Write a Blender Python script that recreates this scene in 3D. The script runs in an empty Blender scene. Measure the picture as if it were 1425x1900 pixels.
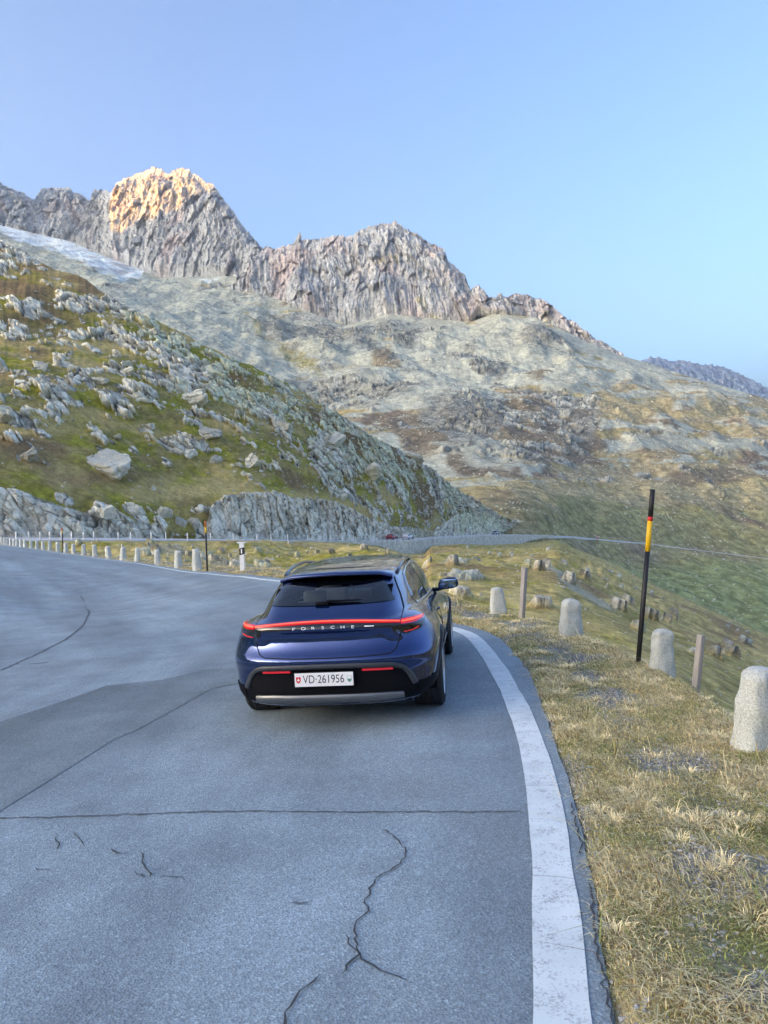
import bpy, bmesh, math, random
import numpy as np
from mathutils import Vector, Matrix
from mathutils.bvhtree import BVHTree

S = bpy.context.scene
rng = np.random.default_rng(7)
random.seed(7)
rad = math.radians

# ------------------------------------------------------------------ camera
FPX = 1427.0                       # focal length in photo pixels (1425 x 1900)
CAM = np.array([0.0, 0.0, 1.70])
PITCH, ROLL = rad(-3.0), rad(1.5)
F_ = np.array([0, math.cos(PITCH), math.sin(PITCH)])
R0 = np.array([1.0, 0, 0])
U0 = np.cross(R0, F_)
RT = math.cos(ROLL) * R0 - math.sin(ROLL) * U0
UP = math.sin(ROLL) * R0 + math.cos(ROLL) * U0
cd = bpy.data.cameras.new('camera')
cam = bpy.data.objects.new('camera', cd)
S.collection.objects.link(cam)
cd.sensor_fit = 'VERTICAL'
cd.sensor_height = 24.0
cd.lens = FPX / 1900.0 * 24.0
cd.clip_start = 0.1
cd.clip_end = 40000
m = Matrix.Identity(4)
for i in range(3):
    m[i][0], m[i][1], m[i][2], m[i][3] = RT[i], UP[i], -F_[i], CAM[i]
cam.matrix_world = m
S.camera = cam

# ------------------------------------------------------------------ sky, sun, exposure
SUN_EL, SUN_AZ = rad(7.0), rad(243.0)          # azimuth clockwise from +Y (view direction)
SUNDIR = np.array([math.sin(SUN_AZ) * math.cos(SUN_EL), math.cos(SUN_AZ) * math.cos(SUN_EL), math.sin(SUN_EL)])
W = bpy.data.worlds.new('World')
S.world = W
W.use_nodes = True
wn = W.node_tree
sky = wn.nodes.new('ShaderNodeTexSky')
sky.sky_type = 'NISHITA'
sky.sun_disc = False
sky.sun_elevation = SUN_EL
sky.sun_rotation = SUN_AZ
sky.altitude = 600
sky.air_density = 0.6
sky.dust_density = 10.0
sky.ozone_density = 1.8
bg = wn.nodes['Background']
bg.inputs['Strength'].default_value = 0.15
wn.links.new(sky.outputs[0], bg.inputs['Color'])
sd = bpy.data.lights.new('sun', 'SUN')
sd.energy = 3.0
sd.angle = rad(0.35)
sd.color = (1.0, 0.40, 0.01)
sun = bpy.data.objects.new('sun', sd)
S.collection.objects.link(sun)
sun.rotation_euler = Vector(SUNDIR).to_track_quat('Z', 'Y').to_euler()
S.view_settings.view_transform = 'Standard'
S.view_settings.look = 'None'
S.view_settings.gamma = 1.0
S.view_settings.exposure = 2.5
S.cycles.use_denoising = True
S.cycles.max_bounces = 8
S.cycles.volume_bounces = 1
S.cycles.sample_clamp_indirect = 6.0


HAZE_DENS = 0.42e-4


def unproj(u, v, D):
    u = np.asarray(u, float); v = np.asarray(v, float); D = np.asarray(D, float)
    d = F_ + RT * ((u - 712.5) / FPX)[..., None] - UP * ((v - 950.0) / FPX)[..., None]
    return CAM + d * D[..., None]


def proj(P):
    d = np.asarray(P) - CAM
    w = d @ F_
    return 712.5 + FPX * (d @ RT) / w, 950.0 - FPX * (d @ UP) / w, w


# ------------------------------------------------------------------ noise
_G = rng.normal(size=(256, 3)); _G /= np.linalg.norm(_G, axis=1)[:, None]


def _h(x, y, z):
    h = (x * 374761393 + y * 668265263 + z * 2147483647 + 1013904223) & 0xffffffff
    h = ((h ^ (h >> 13)) * 1274126177) & 0xffffffff
    h = ((h ^ (h >> 16)) * 2246822519) & 0xffffffff
    return h ^ (h >> 15)


def perlin(P):
    sh = P.shape[:-1]
    P = P.reshape(-1, 3)
    i = np.floor(P).astype(np.int64); f = P - i
    t = f * f * f * (f * (f * 6 - 15) + 10)
    out = 0
    for a in (0, 1):
        wx = t[:, 0] if a else 1 - t[:, 0]
        for b in (0, 1):
            wy = t[:, 1] if b else 1 - t[:, 1]
            for c in (0, 1):
                wz = t[:, 2] if c else 1 - t[:, 2]
                g = _G[_h(i[:, 0] + a, i[:, 1] + b, i[:, 2] + c) & 255]
                out = out + wx * wy * wz * (g[:, 0] * (f[:, 0] - a) + g[:, 1] * (f[:, 1] - b) + g[:, 2] * (f[:, 2] - c))
    return (out * 1.5).reshape(sh)


def fbm(P, sc=1.0, o=4, gain=0.5, ridge=False):
    P = np.asarray(P, float) / np.asarray(sc, float)
    r = 0; a = 1.0; tot = 0
    for k in range(o):
        n = perlin(P + 17.3 * k)
        if ridge:
            n = 1 - 2 * np.abs(n)
        r = r + a * n; tot += a
        P = P * 2.03; a *= gain
    return r / tot


def worley(P):
    """3D cells: F1, F2 and a random number per nearest cell"""
    sh = P.shape[:-1]
    P = P.reshape(-1, 3)
    i = np.floor(P).astype(np.int64)
    f1 = np.full(len(P), 9.0); f2 = np.full(len(P), 9.0); cid = np.zeros(len(P))
    for a in (-1, 0, 1):
        for b in (-1, 0, 1):
            for c in (-1, 0, 1):
                j0, j1, j2 = i[:, 0] + a, i[:, 1] + b, i[:, 2] + c
                h = _h(j0, j1, j2)
                d = ((j0 + (h & 1023) / 1023.0 - P[:, 0]) ** 2 + (j1 + ((h >> 10) & 1023) / 1023.0 - P[:, 1]) ** 2
                     + (j2 + ((h >> 20) & 1023) / 1023.0 - P[:, 2]) ** 2)
                near = d < f1
                f2 = np.where(near, f1, np.minimum(f2, d))
                cid = np.where(near, (_h(j0 + 5, j1 + 9, j2 + 2) & 65535) / 65535.0, cid)
                f1 = np.where(near, d, f1)
    return np.sqrt(f1).reshape(sh), np.sqrt(f2).reshape(sh), cid.reshape(sh)


def facets(P, tilt=1.0):
    """blocky broken rock: every cell is a plane of its own height and tilt. Returns height, crack distance, cell random"""
    sh = P.shape[:-1]
    P = P.reshape(-1, 3)
    i = np.floor(P).astype(np.int64)
    f1 = np.full(len(P), 9.0); f2 = np.full(len(P), 9.0); cid = np.zeros(len(P)); hgt = np.zeros(len(P))
    for a in (-1, 0, 1):
        for b in (-1, 0, 1):
            for c in (-1, 0, 1):
                j0, j1, j2 = i[:, 0] + a, i[:, 1] + b, i[:, 2] + c
                h = _h(j0, j1, j2)
                dx = P[:, 0] - j0 - (h & 1023) / 1023.0; dy = P[:, 1] - j1 - ((h >> 10) & 1023) / 1023.0; dz = P[:, 2] - j2 - ((h >> 20) & 1023) / 1023.0
                d = dx * dx + dy * dy + dz * dz
                near = d < f1
                f2 = np.where(near, f1, np.minimum(f2, d))
                h2 = _h(j0 + 5, j1 + 9, j2 + 2); r = (h2 & 65535) / 65535.0
                g = _G[(h2 >> 16) & 255]
                cid = np.where(near, r, cid)
                hgt = np.where(near, r + tilt * (g[:, 0] * dx + g[:, 1] * dy + g[:, 2] * dz), hgt)
                f1 = np.where(near, d, f1)
    e = np.sqrt(f2) - np.sqrt(f1)
    return hgt.reshape(sh), e.reshape(sh), cid.reshape(sh)


def sstep(a, b, x):
    t = np.clip((x - a) / (b - a), 0, 1)
    return t * t * (3 - 2 * t)


def mixc(a, b, t):
    return a + (np.asarray(b) - a) * t[..., None]


def smooth1(y, n):
    if n < 2:
        return y
    k = np.hanning(n + 2)[1:-1]; k /= k.sum()
    return np.convolve(np.pad(y, n // 2, mode='edge'), k, 'valid')[:len(y)]


# ------------------------------------------------------------------ object helpers
def link(o, parent=None, label=None, cat=None, group=None, kind=None):
    S.collection.objects.link(o)
    if parent is not None:
        o.parent = parent
    if label: o['label'] = label
    if cat: o['category'] = cat
    if group: o['group'] = group
    if kind: o['kind'] = kind
    return o


def mk(name, V, Fc, mat=None, parent=None, smooth=True, col=None, uv=None, **kw):
    """Fast mesh object from numpy: V (n,3), Fc (m,3|4) int or list of faces."""
    me = bpy.data.meshes.new(name)
    V = np.asarray(V, float).reshape(-1, 3)
    if isinstance(Fc, np.ndarray):
        k = Fc.shape[1]
        me.vertices.add(len(V)); me.vertices.foreach_set('co', V.ravel())
        me.loops.add(Fc.size); me.loops.foreach_set('vertex_index', Fc.ravel().astype(np.int32))
        me.polygons.add(len(Fc)); me.polygons.foreach_set('loop_start', np.arange(0, Fc.size, k, dtype=np.int32))
        me.update(calc_edges=True)
    else:
        me.from_pydata([tuple(v) for v in V], [], Fc)
    me.polygons.foreach_set('use_smooth', np.full(len(me.polygons), smooth))
    if col is not None:
        a = me.attributes.new('Col', 'FLOAT_COLOR', 'POINT')
        c = np.ones((len(V), 4)); c[:, :3] = np.asarray(col).reshape(-1, 3)
        a.data.foreach_set('color', c.ravel())
    if uv is not None:
        l = me.uv_layers.new(name='UVMap')
        idx = np.zeros(len(me.loops), np.int32); me.loops.foreach_get('vertex_index', idx)
        l.data.foreach_set('uv', np.asarray(uv, float).reshape(-1, 2)[idx].ravel())
    if mat is not None:
        me.materials.append(mat)
    me.update()
    return link(bpy.data.objects.new(name, me), parent, **kw)


def gridfaces(nr, nc, closed=False, flip=False):
    r = np.arange(nr - 1)[:, None]; n = nc if closed else nc - 1
    c = np.arange(n)[None, :]
    a = r * nc + c; b = r * nc + (c + 1) % nc
    q = np.stack([a, b, b + nc, a + nc], -1).reshape(-1, 4)
    return q[:, ::-1].copy() if flip else q


def empty(name, mat=None, **kw):
    o = bpy.data.objects.new(name, None)
    o.empty_display_size = 0.2
    link(o, **kw)
    if mat is not None:
        o.matrix_world = mat
    return o


class NT:
    def __init__(s, name):
        s.m = bpy.data.materials.new(name); s.m.use_nodes = True
        s.t = s.m.node_tree; s.b = s.t.nodes['Principled BSDF']; s.out = s.t.nodes['Material Output']

    def n(s, ty, ins=None, **props):
        x = s.t.nodes.new('ShaderNode' + ty)
        for k, v in props.items(): setattr(x, k, v)
        for k, v in (ins or {}).items():
            if hasattr(v, 'is_linked'): s.t.links.new(v, x.inputs[k])
            else: x.inputs[k].default_value = v
        return x

    def l(s, a, b): s.t.links.new(a, b)

    def mix(s, f, a, b, mode='MIX'):
        x = s.n('MixRGB', blend_type=mode)
        for k, v in (('Fac', f), ('Color1', a), ('Color2', b)):
            if hasattr(v, 'is_linked'): s.l(v, x.inputs[k])
            else: x.inputs[k].default_value = v if not isinstance(v, tuple) else (v + (1,))[:4]
        return x.outputs[0]

    def ramp(s, f, *st):
        x = s.n('ValToRGB'); e = x.color_ramp.elements
        while len(e) < len(st): e.new(0.5)
        for i, (p, c) in enumerate(st):
            e[i].position = p; e[i].color = (c, c, c, 1) if not isinstance(c, tuple) else c + (1,)
        s.l(f, x.inputs[0]); return x.outputs[0]

    def noise(s, co, sc, detail=4, rough=0.55):
        return s.n('TexNoise', {'Vector': co, 'Scale': sc, 'Detail': detail, 'Roughness': rough}).outputs['Fac']

    def bump(s, h, strength, dist):
        x = s.n('Bump', {'Height': h, 'Strength': strength, 'Distance': dist}); s.l(x.outputs[0], s.b.inputs['Normal'])
        return x


def pmat(name, col, rough=0.5, metal=0.0, nscale=0, namt=0.12, coat=0.0, emit=None, estr=0.0, bump=0.0, spec=0.5):
    x = NT(name); b = x.b
    b.inputs['Base Color'].default_value = (*col, 1)
    b.inputs['Roughness'].default_value = rough; b.inputs['Metallic'].default_value = metal
    b.inputs['Coat Weight'].default_value = coat; b.inputs['Coat Roughness'].default_value = 0.03
    b.inputs['Specular IOR Level'].default_value = spec
    if emit: b.inputs['Emission Color'].default_value = (*emit, 1); b.inputs['Emission Strength'].default_value = estr
    if nscale:
        co = x.n('TexCoord').outputs['Object']
        n = x.noise(co, nscale)
        x.l(x.mix(n, tuple(c * (1 - namt) for c in col), tuple(min(1, c * (1 + namt)) for c in col)), b.inputs['Base Color'])
        if bump: x.bump(n, 0.6, bump)
    return x.m


def terrain_mat(name, s1, s2, bumpd, var=0.35, rough=0.95):
    """albedo attribute, broken up by world-scale noise"""
    x = NT(name); co = x.n('TexCoord').outputs['Object']
    a = x.n('Attribute', attribute_name='Col').outputs['Color']
    n1 = x.noise(co, s1, 5, 0.65); n2 = x.noise(co, s2, 4, 0.7)
    k1 = x.ramp(n1, (0.3, 1 - var), (0.7, 1 + var)); k2 = x.ramp(n2, (0.3, 1 - var), (0.7, 1 + var))
    c = x.mix(1.0, a, k1, 'MULTIPLY'); c = x.mix(1.0, c, k2, 'MULTIPLY')
    x.l(c, x.b.inputs['Base Color']); x.b.inputs['Roughness'].default_value = rough
    x.b.inputs['Specular IOR Level'].default_value = 0.15
    s = x.n('Math', {0: n1, 1: n2}, operation='ADD')
    x.bump(s.outputs[0], 0.8, bumpd)
    return x.m


# ------------------------------------------------------------------ car frame = local road plane
CQ = np.array([1.382, -6.626, 1.783, -0.1164, 0.0190, -0.056])


def _carbasis():
    yaw, pit, rol = CQ[3:]
    cy, sy, cp, sp = math.cos(yaw), math.sin(yaw), math.cos(pit), math.sin(pit)
    F = np.array([sy * cp, cy * cp, sp]); r = np.array([cy, -sy, 0]); u = np.cross(r, F)
    c, s = math.cos(rol), math.sin(rol)
    C = np.stack([c * r + s * u, -s * r + c * u, F])          # rows: camera axes in the car frame
    Wd = np.stack([RT, UP, F_])                                # rows: camera axes in the world
    return Wd.T @ C                                            # car vector -> world vector


CB = _carbasis()
CO = CAM - CB @ CQ[:3]


def c2w(x, y, z=0.0):
    p = np.stack(np.broadcast_arrays(np.asarray(x, float), np.asarray(y, float), np.asarray(z, float)), -1)
    return p @ CB.T + CO


# ground height: thin plate spline through surveyed points
_ctl = [c2w(x, y) for x in (-14, -9, -5, -1, 1.5, 3.3) for y in (-12, -6, -1.5, 2, 5.5)]
_ctl += [c2w(1.7, 8.5), c2w(0.5, 8.5), c2w(-2, 8.0), c2w(-6, 8.0), c2w(-11, 8.0)]
LEFTEDGE = [(700, 1105, 16.3), (600, 1089, 19.0), (510, 1078, 22), (452, 1070, 25.5), (382, 1064, 30), (320, 1057, 34.5), (258, 1046, 40),
            (205, 1039, 46), (160, 1033, 52), (116, 1027, 59), (60, 1019, 71), (0, 1011, 86), (-80, 1003, 105), (-200, 995, 135)]
_ctl += [unproj(*p) for p in LEFTEDGE]
_ctl += [unproj(*p) for p in [(165, 1130, 23), (0, 1130, 21), (0, 1060, 36), (200, 1080, 31), (-300, 1090, 24), (-300, 1030, 50), (400, 1110, 19.5)]]
_ctl = np.array(_ctl)


def _tps_k(a, b):
    d2 = ((a[:, None, :2] - b[None, :, :2]) ** 2).sum(-1)
    return d2 * np.log(d2 + 1e-9) * 0.5


_n = len(_ctl)
_A = np.zeros((_n + 3, _n + 3)); _A[:_n, :_n] = _tps_k(_ctl, _ctl) + np.eye(_n) * 0.5
_A[:_n, _n] = 1; _A[:_n, _n + 1:] = _ctl[:, :2]; _A[_n:, :_n] = _A[:_n, _n:].T
_w = np.linalg.solve(_A, np.r_[_ctl[:, 2], 0, 0, 0])


def gz(x, y):
    x = np.asarray(x, float); y = np.asarray(y, float)
    p = np.stack([x.ravel(), y.ravel()], -1)
    out = np.empty(len(p))
    for i in range(0, len(p), 50000):
        q = p[i:i + 50000]
        out[i:i + 50000] = _tps_k(q, _ctl) @ _w[:_n] + _w[_n] + q @ _w[_n + 1:]
    return out.reshape(x.shape)


def ghit(u, v):
    """point of the ground sheet seen at photo pixel (u, v)"""
    u = np.atleast_1d(np.asarray(u, float)); v = np.atleast_1d(np.asarray(v, float))
    lo = np.full(u.shape, 1.0); hi = np.full(u.shape, 1.0); done = np.zeros(u.shape, bool)
    for D in np.geomspace(1.2, 160, 140):
        P = unproj(u, v, np.full(u.shape, D))
        below = P[:, 2] < gz(P[:, 0], P[:, 1])
        new = below & ~done
        hi = np.where(new, D, hi); lo = np.where(done | new, lo, D); done |= below
    for _ in range(30):
        mid = (lo + hi) / 2
        P = unproj(u, v, mid); b = P[:, 2] < gz(P[:, 0], P[:, 1])
        hi = np.where(b, mid, hi); lo = np.where(b, lo, mid)
    return unproj(u, v, hi)


def resample(P, n=None, step=None):
    P = np.asarray(P, float)
    d = np.r_[0, np.cumsum(np.linalg.norm(np.diff(P[:, :2], axis=0), axis=1))]
    if step: n = max(2, int(d[-1] / step) + 1)
    t = np.linspace(0, d[-1], n)
    return np.stack([np.interp(t, d, P[:, k]) for k in range(P.shape[1])], -1), t


def smoothpoly(P, k):
    return np.stack([smooth1(P[:, i], k) for i in range(P.shape[1])], -1)


# ------------------------------------------------------------------ road edge curves
inner_px = [(997, 2300), (993, 2050), (991, 1900), (988, 1750), (986, 1600), (981, 1500), (969, 1400), (947, 1330), (925, 1275), (900, 1230), (878, 1198), (856, 1172)]
outer_px = [(1130, 2300), (1112, 2050), (1101, 1900), (1087, 1750), (1069, 1600), (1052, 1500), (1024, 1400), (994, 1330), (964, 1275), (932, 1225), (902, 1190), (868, 1163)]
inn = ghit(*zip(*inner_px)); out = ghit(*zip(*outer_px))
left = np.array([unproj(*p) for p in LEFTEDGE])
cen = np.concatenate([(inn + out) / 2, left])
d0 = cen[0] - cen[2]; cen = np.concatenate([[cen[0] + d0 * 4], cen])
cen, arc = resample(cen[:, :2], step=0.25)
cen = smoothpoly(cen, 17)
tang = np.gradient(cen, axis=0); tang /= np.linalg.norm(tang, axis=1)[:, None]
nrm = np.stack([tang[:, 1], -tang[:, 0]], -1)              # points to the outside of the bend
HWID = 0.104


def sheet(offs_fn, lift):
    """grid along the edge curve; offs_fn(i) -> array of offsets per station"""
    O = offs_fn
    X = cen[:, None, :] + nrm[:, None, :] * O[:, :, None]
    Z = gz(X[..., 0], X[..., 1]) + lift
    return np.concatenate([X, Z[..., None]], -1), np.stack([O, np.broadcast_to(arc[:, None], O.shape)], -1)


# asphalt
def asphalt(name, base, speck):
    x = NT(name); uvn = x.n('UVMap').outputs[0]; co = x.n('TexCoord').outputs['Object']
    mp = x.n('Mapping', {'Vector': uvn, 'Scale': (0.75, 0.07, 1)}).outputs[0]
    big = x.noise(mp, 1.0, 5, 0.6); med = x.noise(co, 1.1, 5, 0.65)
    vo = x.n('TexVoronoi', {'Vector': co, 'Scale': 85.0}); fine = x.noise(co, 60, 3, 0.7)
    agg = x.ramp(vo.outputs['Color'], (0.0, 0.45), (0.75, 1.0), (1.0, 1.75))
    c = x.mix(x.ramp(big, (0.32, 0.0), (0.68, 1.0)), tuple(b * 0.70 for b in base), tuple(b * 1.30 for b in base))
    c = x.mix(1.0, c, x.ramp(med, (0.3, 0.8), (0.7, 1.2)), 'MULTIPLY')
    c = x.mix(x.ramp(x.noise(co, 0.33, 4, .6), (0.5, 0.0), (0.72, 0.5)), c, tuple(b * k for b, k in zip(base, (1.0, .90, .80))))
    c = x.mix(x.ramp(x.noise(co, 2.6, 5, .75), (0.62, 0.0), (0.74, 0.55)), c, tuple(b * .55 for b in base))
    c = x.mix(speck, c, x.mix(1.0, c, agg, 'MULTIPLY'))
    c = x.mix(1.0, c, x.ramp(fine, (0.3, 0.72), (0.7, 1.28)), 'MULTIPLY')
    x.l(c, x.b.inputs['Base Color'])
    x.l(x.ramp(big, (0.3, 0.62), (0.7, 0.85)), x.b.inputs['Roughness'])
    h = x.n('Math', {0: vo.outputs['Distance'], 1: fine}, operation='ADD')
    x.bump(h.outputs[0], 0.6, 0.006)
    return x.m


M_asph = asphalt('asphalt', (0.255, 0.320, 0.362), 0.55)
M_asph_d = asphalt('asphalt_dark', (0.188, 0.234, 0.260), 0.55)
M_tar = pmat('tar', (0.05, 0.055, 0.062), 0.8, nscale=30, namt=0.4)
M_seam = pmat('seam_tar', (0.085, 0.092, 0.105), 0.85, nscale=12, namt=0.5)
offs = np.r_[-34, -30, -26, -22, -18, -15, -12, -10, -8.5, -7, -6, -5, -4, -3.2, -2.4, -1.8, -1.2, -0.8, -0.4, -0.15, 0.1, 0.3]
_i0 = ((cen - c2w(1.5, -0.9)[:2]) ** 2).sum(1).argmin()
sw = 0.075 + 0.17 * sstep(arc[_i0], arc[_i0] + 4.5, arc) + 0.06 * fbm(np.stack([arc, arc * 0, arc * 0], -1), 0.7, 5)   # ragged outer asphalt edge
O = np.broadcast_to(offs, (len(cen), len(offs))).copy(); O[:, -1] = HWID + sw; O[:, -2] = HWID
nl = offs < -8                                            # keep inner offsets from crossing on the bend
P, UVr = sheet(O, 0.0)
road = mk('road', P, gridfaces(*P.shape[:2], flip=True), M_asph, uv=UVr, kind='structure')
# ragged kerb of the asphalt: a small drop
ed = P[:, -1]; low = ed.copy(); low[:, :2] += nrm * 0.05; low[:, 2] -= 0.09
mk('road_edge', np.stack([ed, low], 1), gridfaces(len(ed), 2, flip=True), M_asph_d, uv=np.stack([UVr[:, -1], UVr[:, -1] + [0.1, 0]], 1), kind='structure')


def ground_poly(name, px, mat, lift=0.004, uv=False, n=10, **kw):
    """flat sheet lying on the road, outlined by its corners given where they stand on the ground"""
    P = ghit(*zip(*px))
    bm = bmesh.new(); f = bm.faces.new([bm.verts.new(p) for p in P])
    bmesh.ops.triangulate(bm, faces=[f])
    for _ in range(4):
        bmesh.ops.subdivide_edges(bm, edges=[e for e in bm.edges if e.calc_length() > 0.7], cuts=1, use_grid_fill=False)
        bmesh.ops.triangulate(bm, faces=bm.faces[:])
    v = np.array([w.co for w in bm.verts]); v[:, 2] = gz(v[:, 0], v[:, 1]) + lift
    fc = np.array([[w.index for w in f.verts] for f in bm.faces if True]) if bm.verts.index_update() is None else None
    nz = [f.normal.z for f in bm.faces]
    bm.free()
    if np.mean(nz) < 0: fc = fc[:, ::-1].copy()
    return mk(name, v, fc, mat, uv=v[:, [0, 1]], **kw)


def ground_line(name, px, width, mat, lift=0.006, jit=0.0, seed=1, **kw):
    """thin ribbon lying on the road"""
    r = np.random.default_rng(seed)
    P = ghit(*zip(*px)); P, t = resample(P[:, :2], step=0.04 if jit else 0.15)
    if jit: P = P + r.normal(size=P.shape) * jit
    tg = np.gradient(P, axis=0); tg /= np.linalg.norm(tg, axis=1)[:, None] + 1e-9
    nn = np.stack([tg[:, 1], -tg[:, 0]], -1)
    w = width * (0.55 + 0.9 * r.random(len(P)))[:, None] / 2 if jit else np.full((len(P), 1), width / 2)
    if jit: w[0] *= .1; w[-1] *= .1
    G = np.stack([P - nn * w, P + nn * w], 1)
    Z = gz(G[..., 0], G[..., 1]) + lift
    return mk(name, np.concatenate([G, Z[..., None]], -1), gridfaces(len(P), 2, flip=True), mat, **kw)


# older, darker strip of asphalt on the left and seams
ground_poly('asphalt_patch', [(-140, 1585), (0, 1506), (90, 1450), (215, 1370), (250, 1357), (300, 1330), (395, 1277), (440, 1270), (455, 1240), (380, 1243), (300, 1262),
                              (200, 1272), (120, 1300), (0, 1340), (-160, 1385)], M_asph_d, kind='structure')
ground_line('asphalt_seam', [(-200, 1520), (0, 1519), (100, 1517), (300, 1510), (450, 1506), (700, 1508), (975, 1507)], 0.012, M_seam, jit=0.006, seed=3, kind='structure')
ground_line('asphalt_joint', [(-60, 1262), (0, 1245), (60, 1218), (120, 1188), (155, 1160), (166, 1138), (158, 1118), (150, 1106)], 0.03, M_seam, jit=0.012, seed=4, kind='structure')
for k, px in enumerate([[(258, 1582), (268, 1595), (265, 1605), (280, 1618), (279, 1630)], [(204, 1577), (222, 1585), (244, 1583)], [(296, 1626), (325, 1628), (345, 1633)],
                        [(104, 1552), (108, 1570), (105, 1580)], [(137, 1545), (147, 1556), (155, 1570)], [(250, 1617), (268, 1630)],
                        [(748, 1570), (752, 1590), (735, 1610), (700, 1632), (682, 1655), (678, 1690), (662, 1715), (655, 1740), (665, 1768), (645, 1795), (632, 1815)],
                        [(590, 1812), (560, 1838), (545, 1860), (530, 1890), (526, 1920)], [(540, 1677), (575, 1678)], [(430, 1622), (455, 1621)], [(60, 1612), (95, 1620)],
                        [(1093, 1640), (1099, 1690), (1106, 1745), (1113, 1790), (1126, 1850), (1140, 1905)], [(1060, 1490), (1072, 1545), (1080, 1590)], [(640, 1735), (660, 1770), (700, 1800), (760, 1822)], [(705, 1540), (730, 1552), (748, 1572)]]):
    ground_line('road_crack', px, 0.0085, M_tar, jit=0.007, seed=20 + k, lift=0.007, kind='structure')

# white edge strip of worn concrete slabs / paint
x = NT('edge_paint'); uvn = x.n('UVMap').outputs[0]; co = x.n('TexCoord').outputs['Object']
w1 = x.noise(co, 9, 6, 0.75); w2 = x.noise(co, 70, 3, 0.7)
ws = x.n('Math', {0: w1, 1: w2}, operation='ADD')
paint = x.mix(x.ramp(x.noise(co, 3, 4), (0.3, 0.0), (0.7, 1.0)), (0.60, 0.67, 0.68), (0.74, 0.81, 0.82))
wv = x.n('Math', {0: ws.outputs[0], 1: 0.5}, operation='MULTIPLY').outputs[0]
c = x.mix(x.ramp(wv, (0.51, 0.0), (0.63, 0.9)), paint, (0.30, 0.315, 0.335))
x.l(x.ramp(ws.outputs[0], (0.0, 0.0), (1.0, 1.0)), x.b.inputs['Roughness']) if False else None
sep = x.n('SeparateXYZ', {0: uvn})
jn = x.n('Math', {0: sep.outputs[1], 1: x.n('Math', {0: x.noise(co, 6, 2), 1: 0.09}, operation='MULTIPLY').outputs[0]}, operation='ADD')
jf = x.n('Math', {0: x.n('Math', {0: jn.outputs[0], 1: 1.32}, operation='DIVIDE').outputs[0]}, operation='FRACT')
jl = x.ramp(jf.outputs[0], (0.0, 0.8), (0.012, 0.0))
c = x.mix(jl, c, (0.28, 0.29, 0.30))
x.l(c, x.b.inputs['Base Color']); x.b.inputs['Roughness'].default_value = 0.75
x.bump(w2, 0.3, 0.004)
M_paint = x.m
hw = HWID * (1 - 0.45 * sstep(16, 30, arc))[:, None]
jag = 0.018 * fbm(np.stack([arc * 9, arc * 0, arc * 0], -1), 1.0, 3)[:, None]
fo = np.concatenate([-hw + jag, hw * 0, hw - jag * 1.3], 1)
P, UVs = sheet(fo, 0.005)
mk('edge_line', P, gridfaces(*P.shape[:2], flip=True), M_paint, uv=UVs, kind='structure')

# ------------------------------------------------------------------ verge
# brink line (where the marker stones stand), in the road plane near us, beside the edge line further off
bx = [c2w(*p) for p in [(4.6, -14), (3.6, -7), (3.25, -3.5), (3.2, -0.98), (3.3, 1.87), (2.75, 4.55), (1.95, 7.78)]]
brink = np.array(bx)[:, :2]
side = np.array([((b - cen) ** 2).sum(1).argmin() for b in brink])
bo = np.array([(brink[k] - cen[side[k]]) @ nrm[side[k]] for k in range(len(brink))])
ordr = np.argsort(side)
BO = np.interp(np.arange(len(cen)), np.r_[side[ordr], side[ordr][-1] + 14, len(cen)], np.r_[bo[ordr], 1.35, 1.2])
BO = smooth1(BO, 21) + 0.30
t = np.r_[np.linspace(0, 1, 28), 1 + np.linspace(0.03, 1, 26) ** 1.5 * 9]
A0 = HWID + sw - 0.02
tt = np.broadcast_to(t, (len(cen), len(t)))
O = np.where(tt <= 1, A0[:, None] + (BO - A0)[:, None] * np.minimum(tt, 1), BO[:, None] + (tt - 1))
P, UVv = sheet(O, 0.0)
o_in = np.clip(O - A0[:, None], 0, None); beyond = np.clip(tt - 0.9, 0, None)
P[..., 2] += -0.055 * np.exp(-o_in / 0.06) + 0.02 + 0.05 * fbm(P, 0.7, 3) * sstep(0, 0.3, o_in) + 0.03 * fbm(P, 0.15, 2) * sstep(0, 0.2, o_in)
P[..., 2] -= np.where(beyond > 0, 0.62 * beyond + 0.25 * (1 - np.exp(-beyond / 0.3)), 0) - 0.35 * fbm(P, 1.8, 3) * sstep(0.1, 1.5, beyond)
VERGE, VO = P, O


def gravel_mask(X):
    g = fbm(X * [1, 1, 0], (0.9, 1.4, 1), 4) + 0.35
    return g


u_, v_, _ = proj(P)
gm = sstep(0.18, 0.66, fbm(P * [1, 1, 0.2], 0.7, 4) * 1.2 + 0.50 * np.exp(-((O - A0[:, None] - 0.62) / 0.34) ** 2) + 0.5 * np.exp(-o_in / 0.09))
straw = np.array([0.66, 0.55, 0.29]); green = np.array([0.20, 0.22, 0.055]); earth = np.array([0.17, 0.13, 0.085]); grav = np.array([0.20, 0.215, 0.225])
nz = sstep(-0.25, 0.35, fbm(P, 0.6, 4))
col = mixc(np.broadcast_to(straw * 0.75, P.shape), green, nz * 0.8)
col = mixc(col, earth, sstep(0.1, 0.5, fbm(P + 40, 0.35, 3)) * 0.6)
col = mixc(col, grav, gm)
M_verge = terrain_mat('verge_soil', 22, 90, 0.02, 0.4)
mk('verge', P, gridfaces(*P.shape[:2], flip=True), M_verge, col=col, kind='structure')

# ------------------------------------------------------------------ terrain helpers
def curve(pts, u):
    p = np.array(sorted(pts), float)
    return np.interp(u, p[:, 0], p[:, 1])


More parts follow.
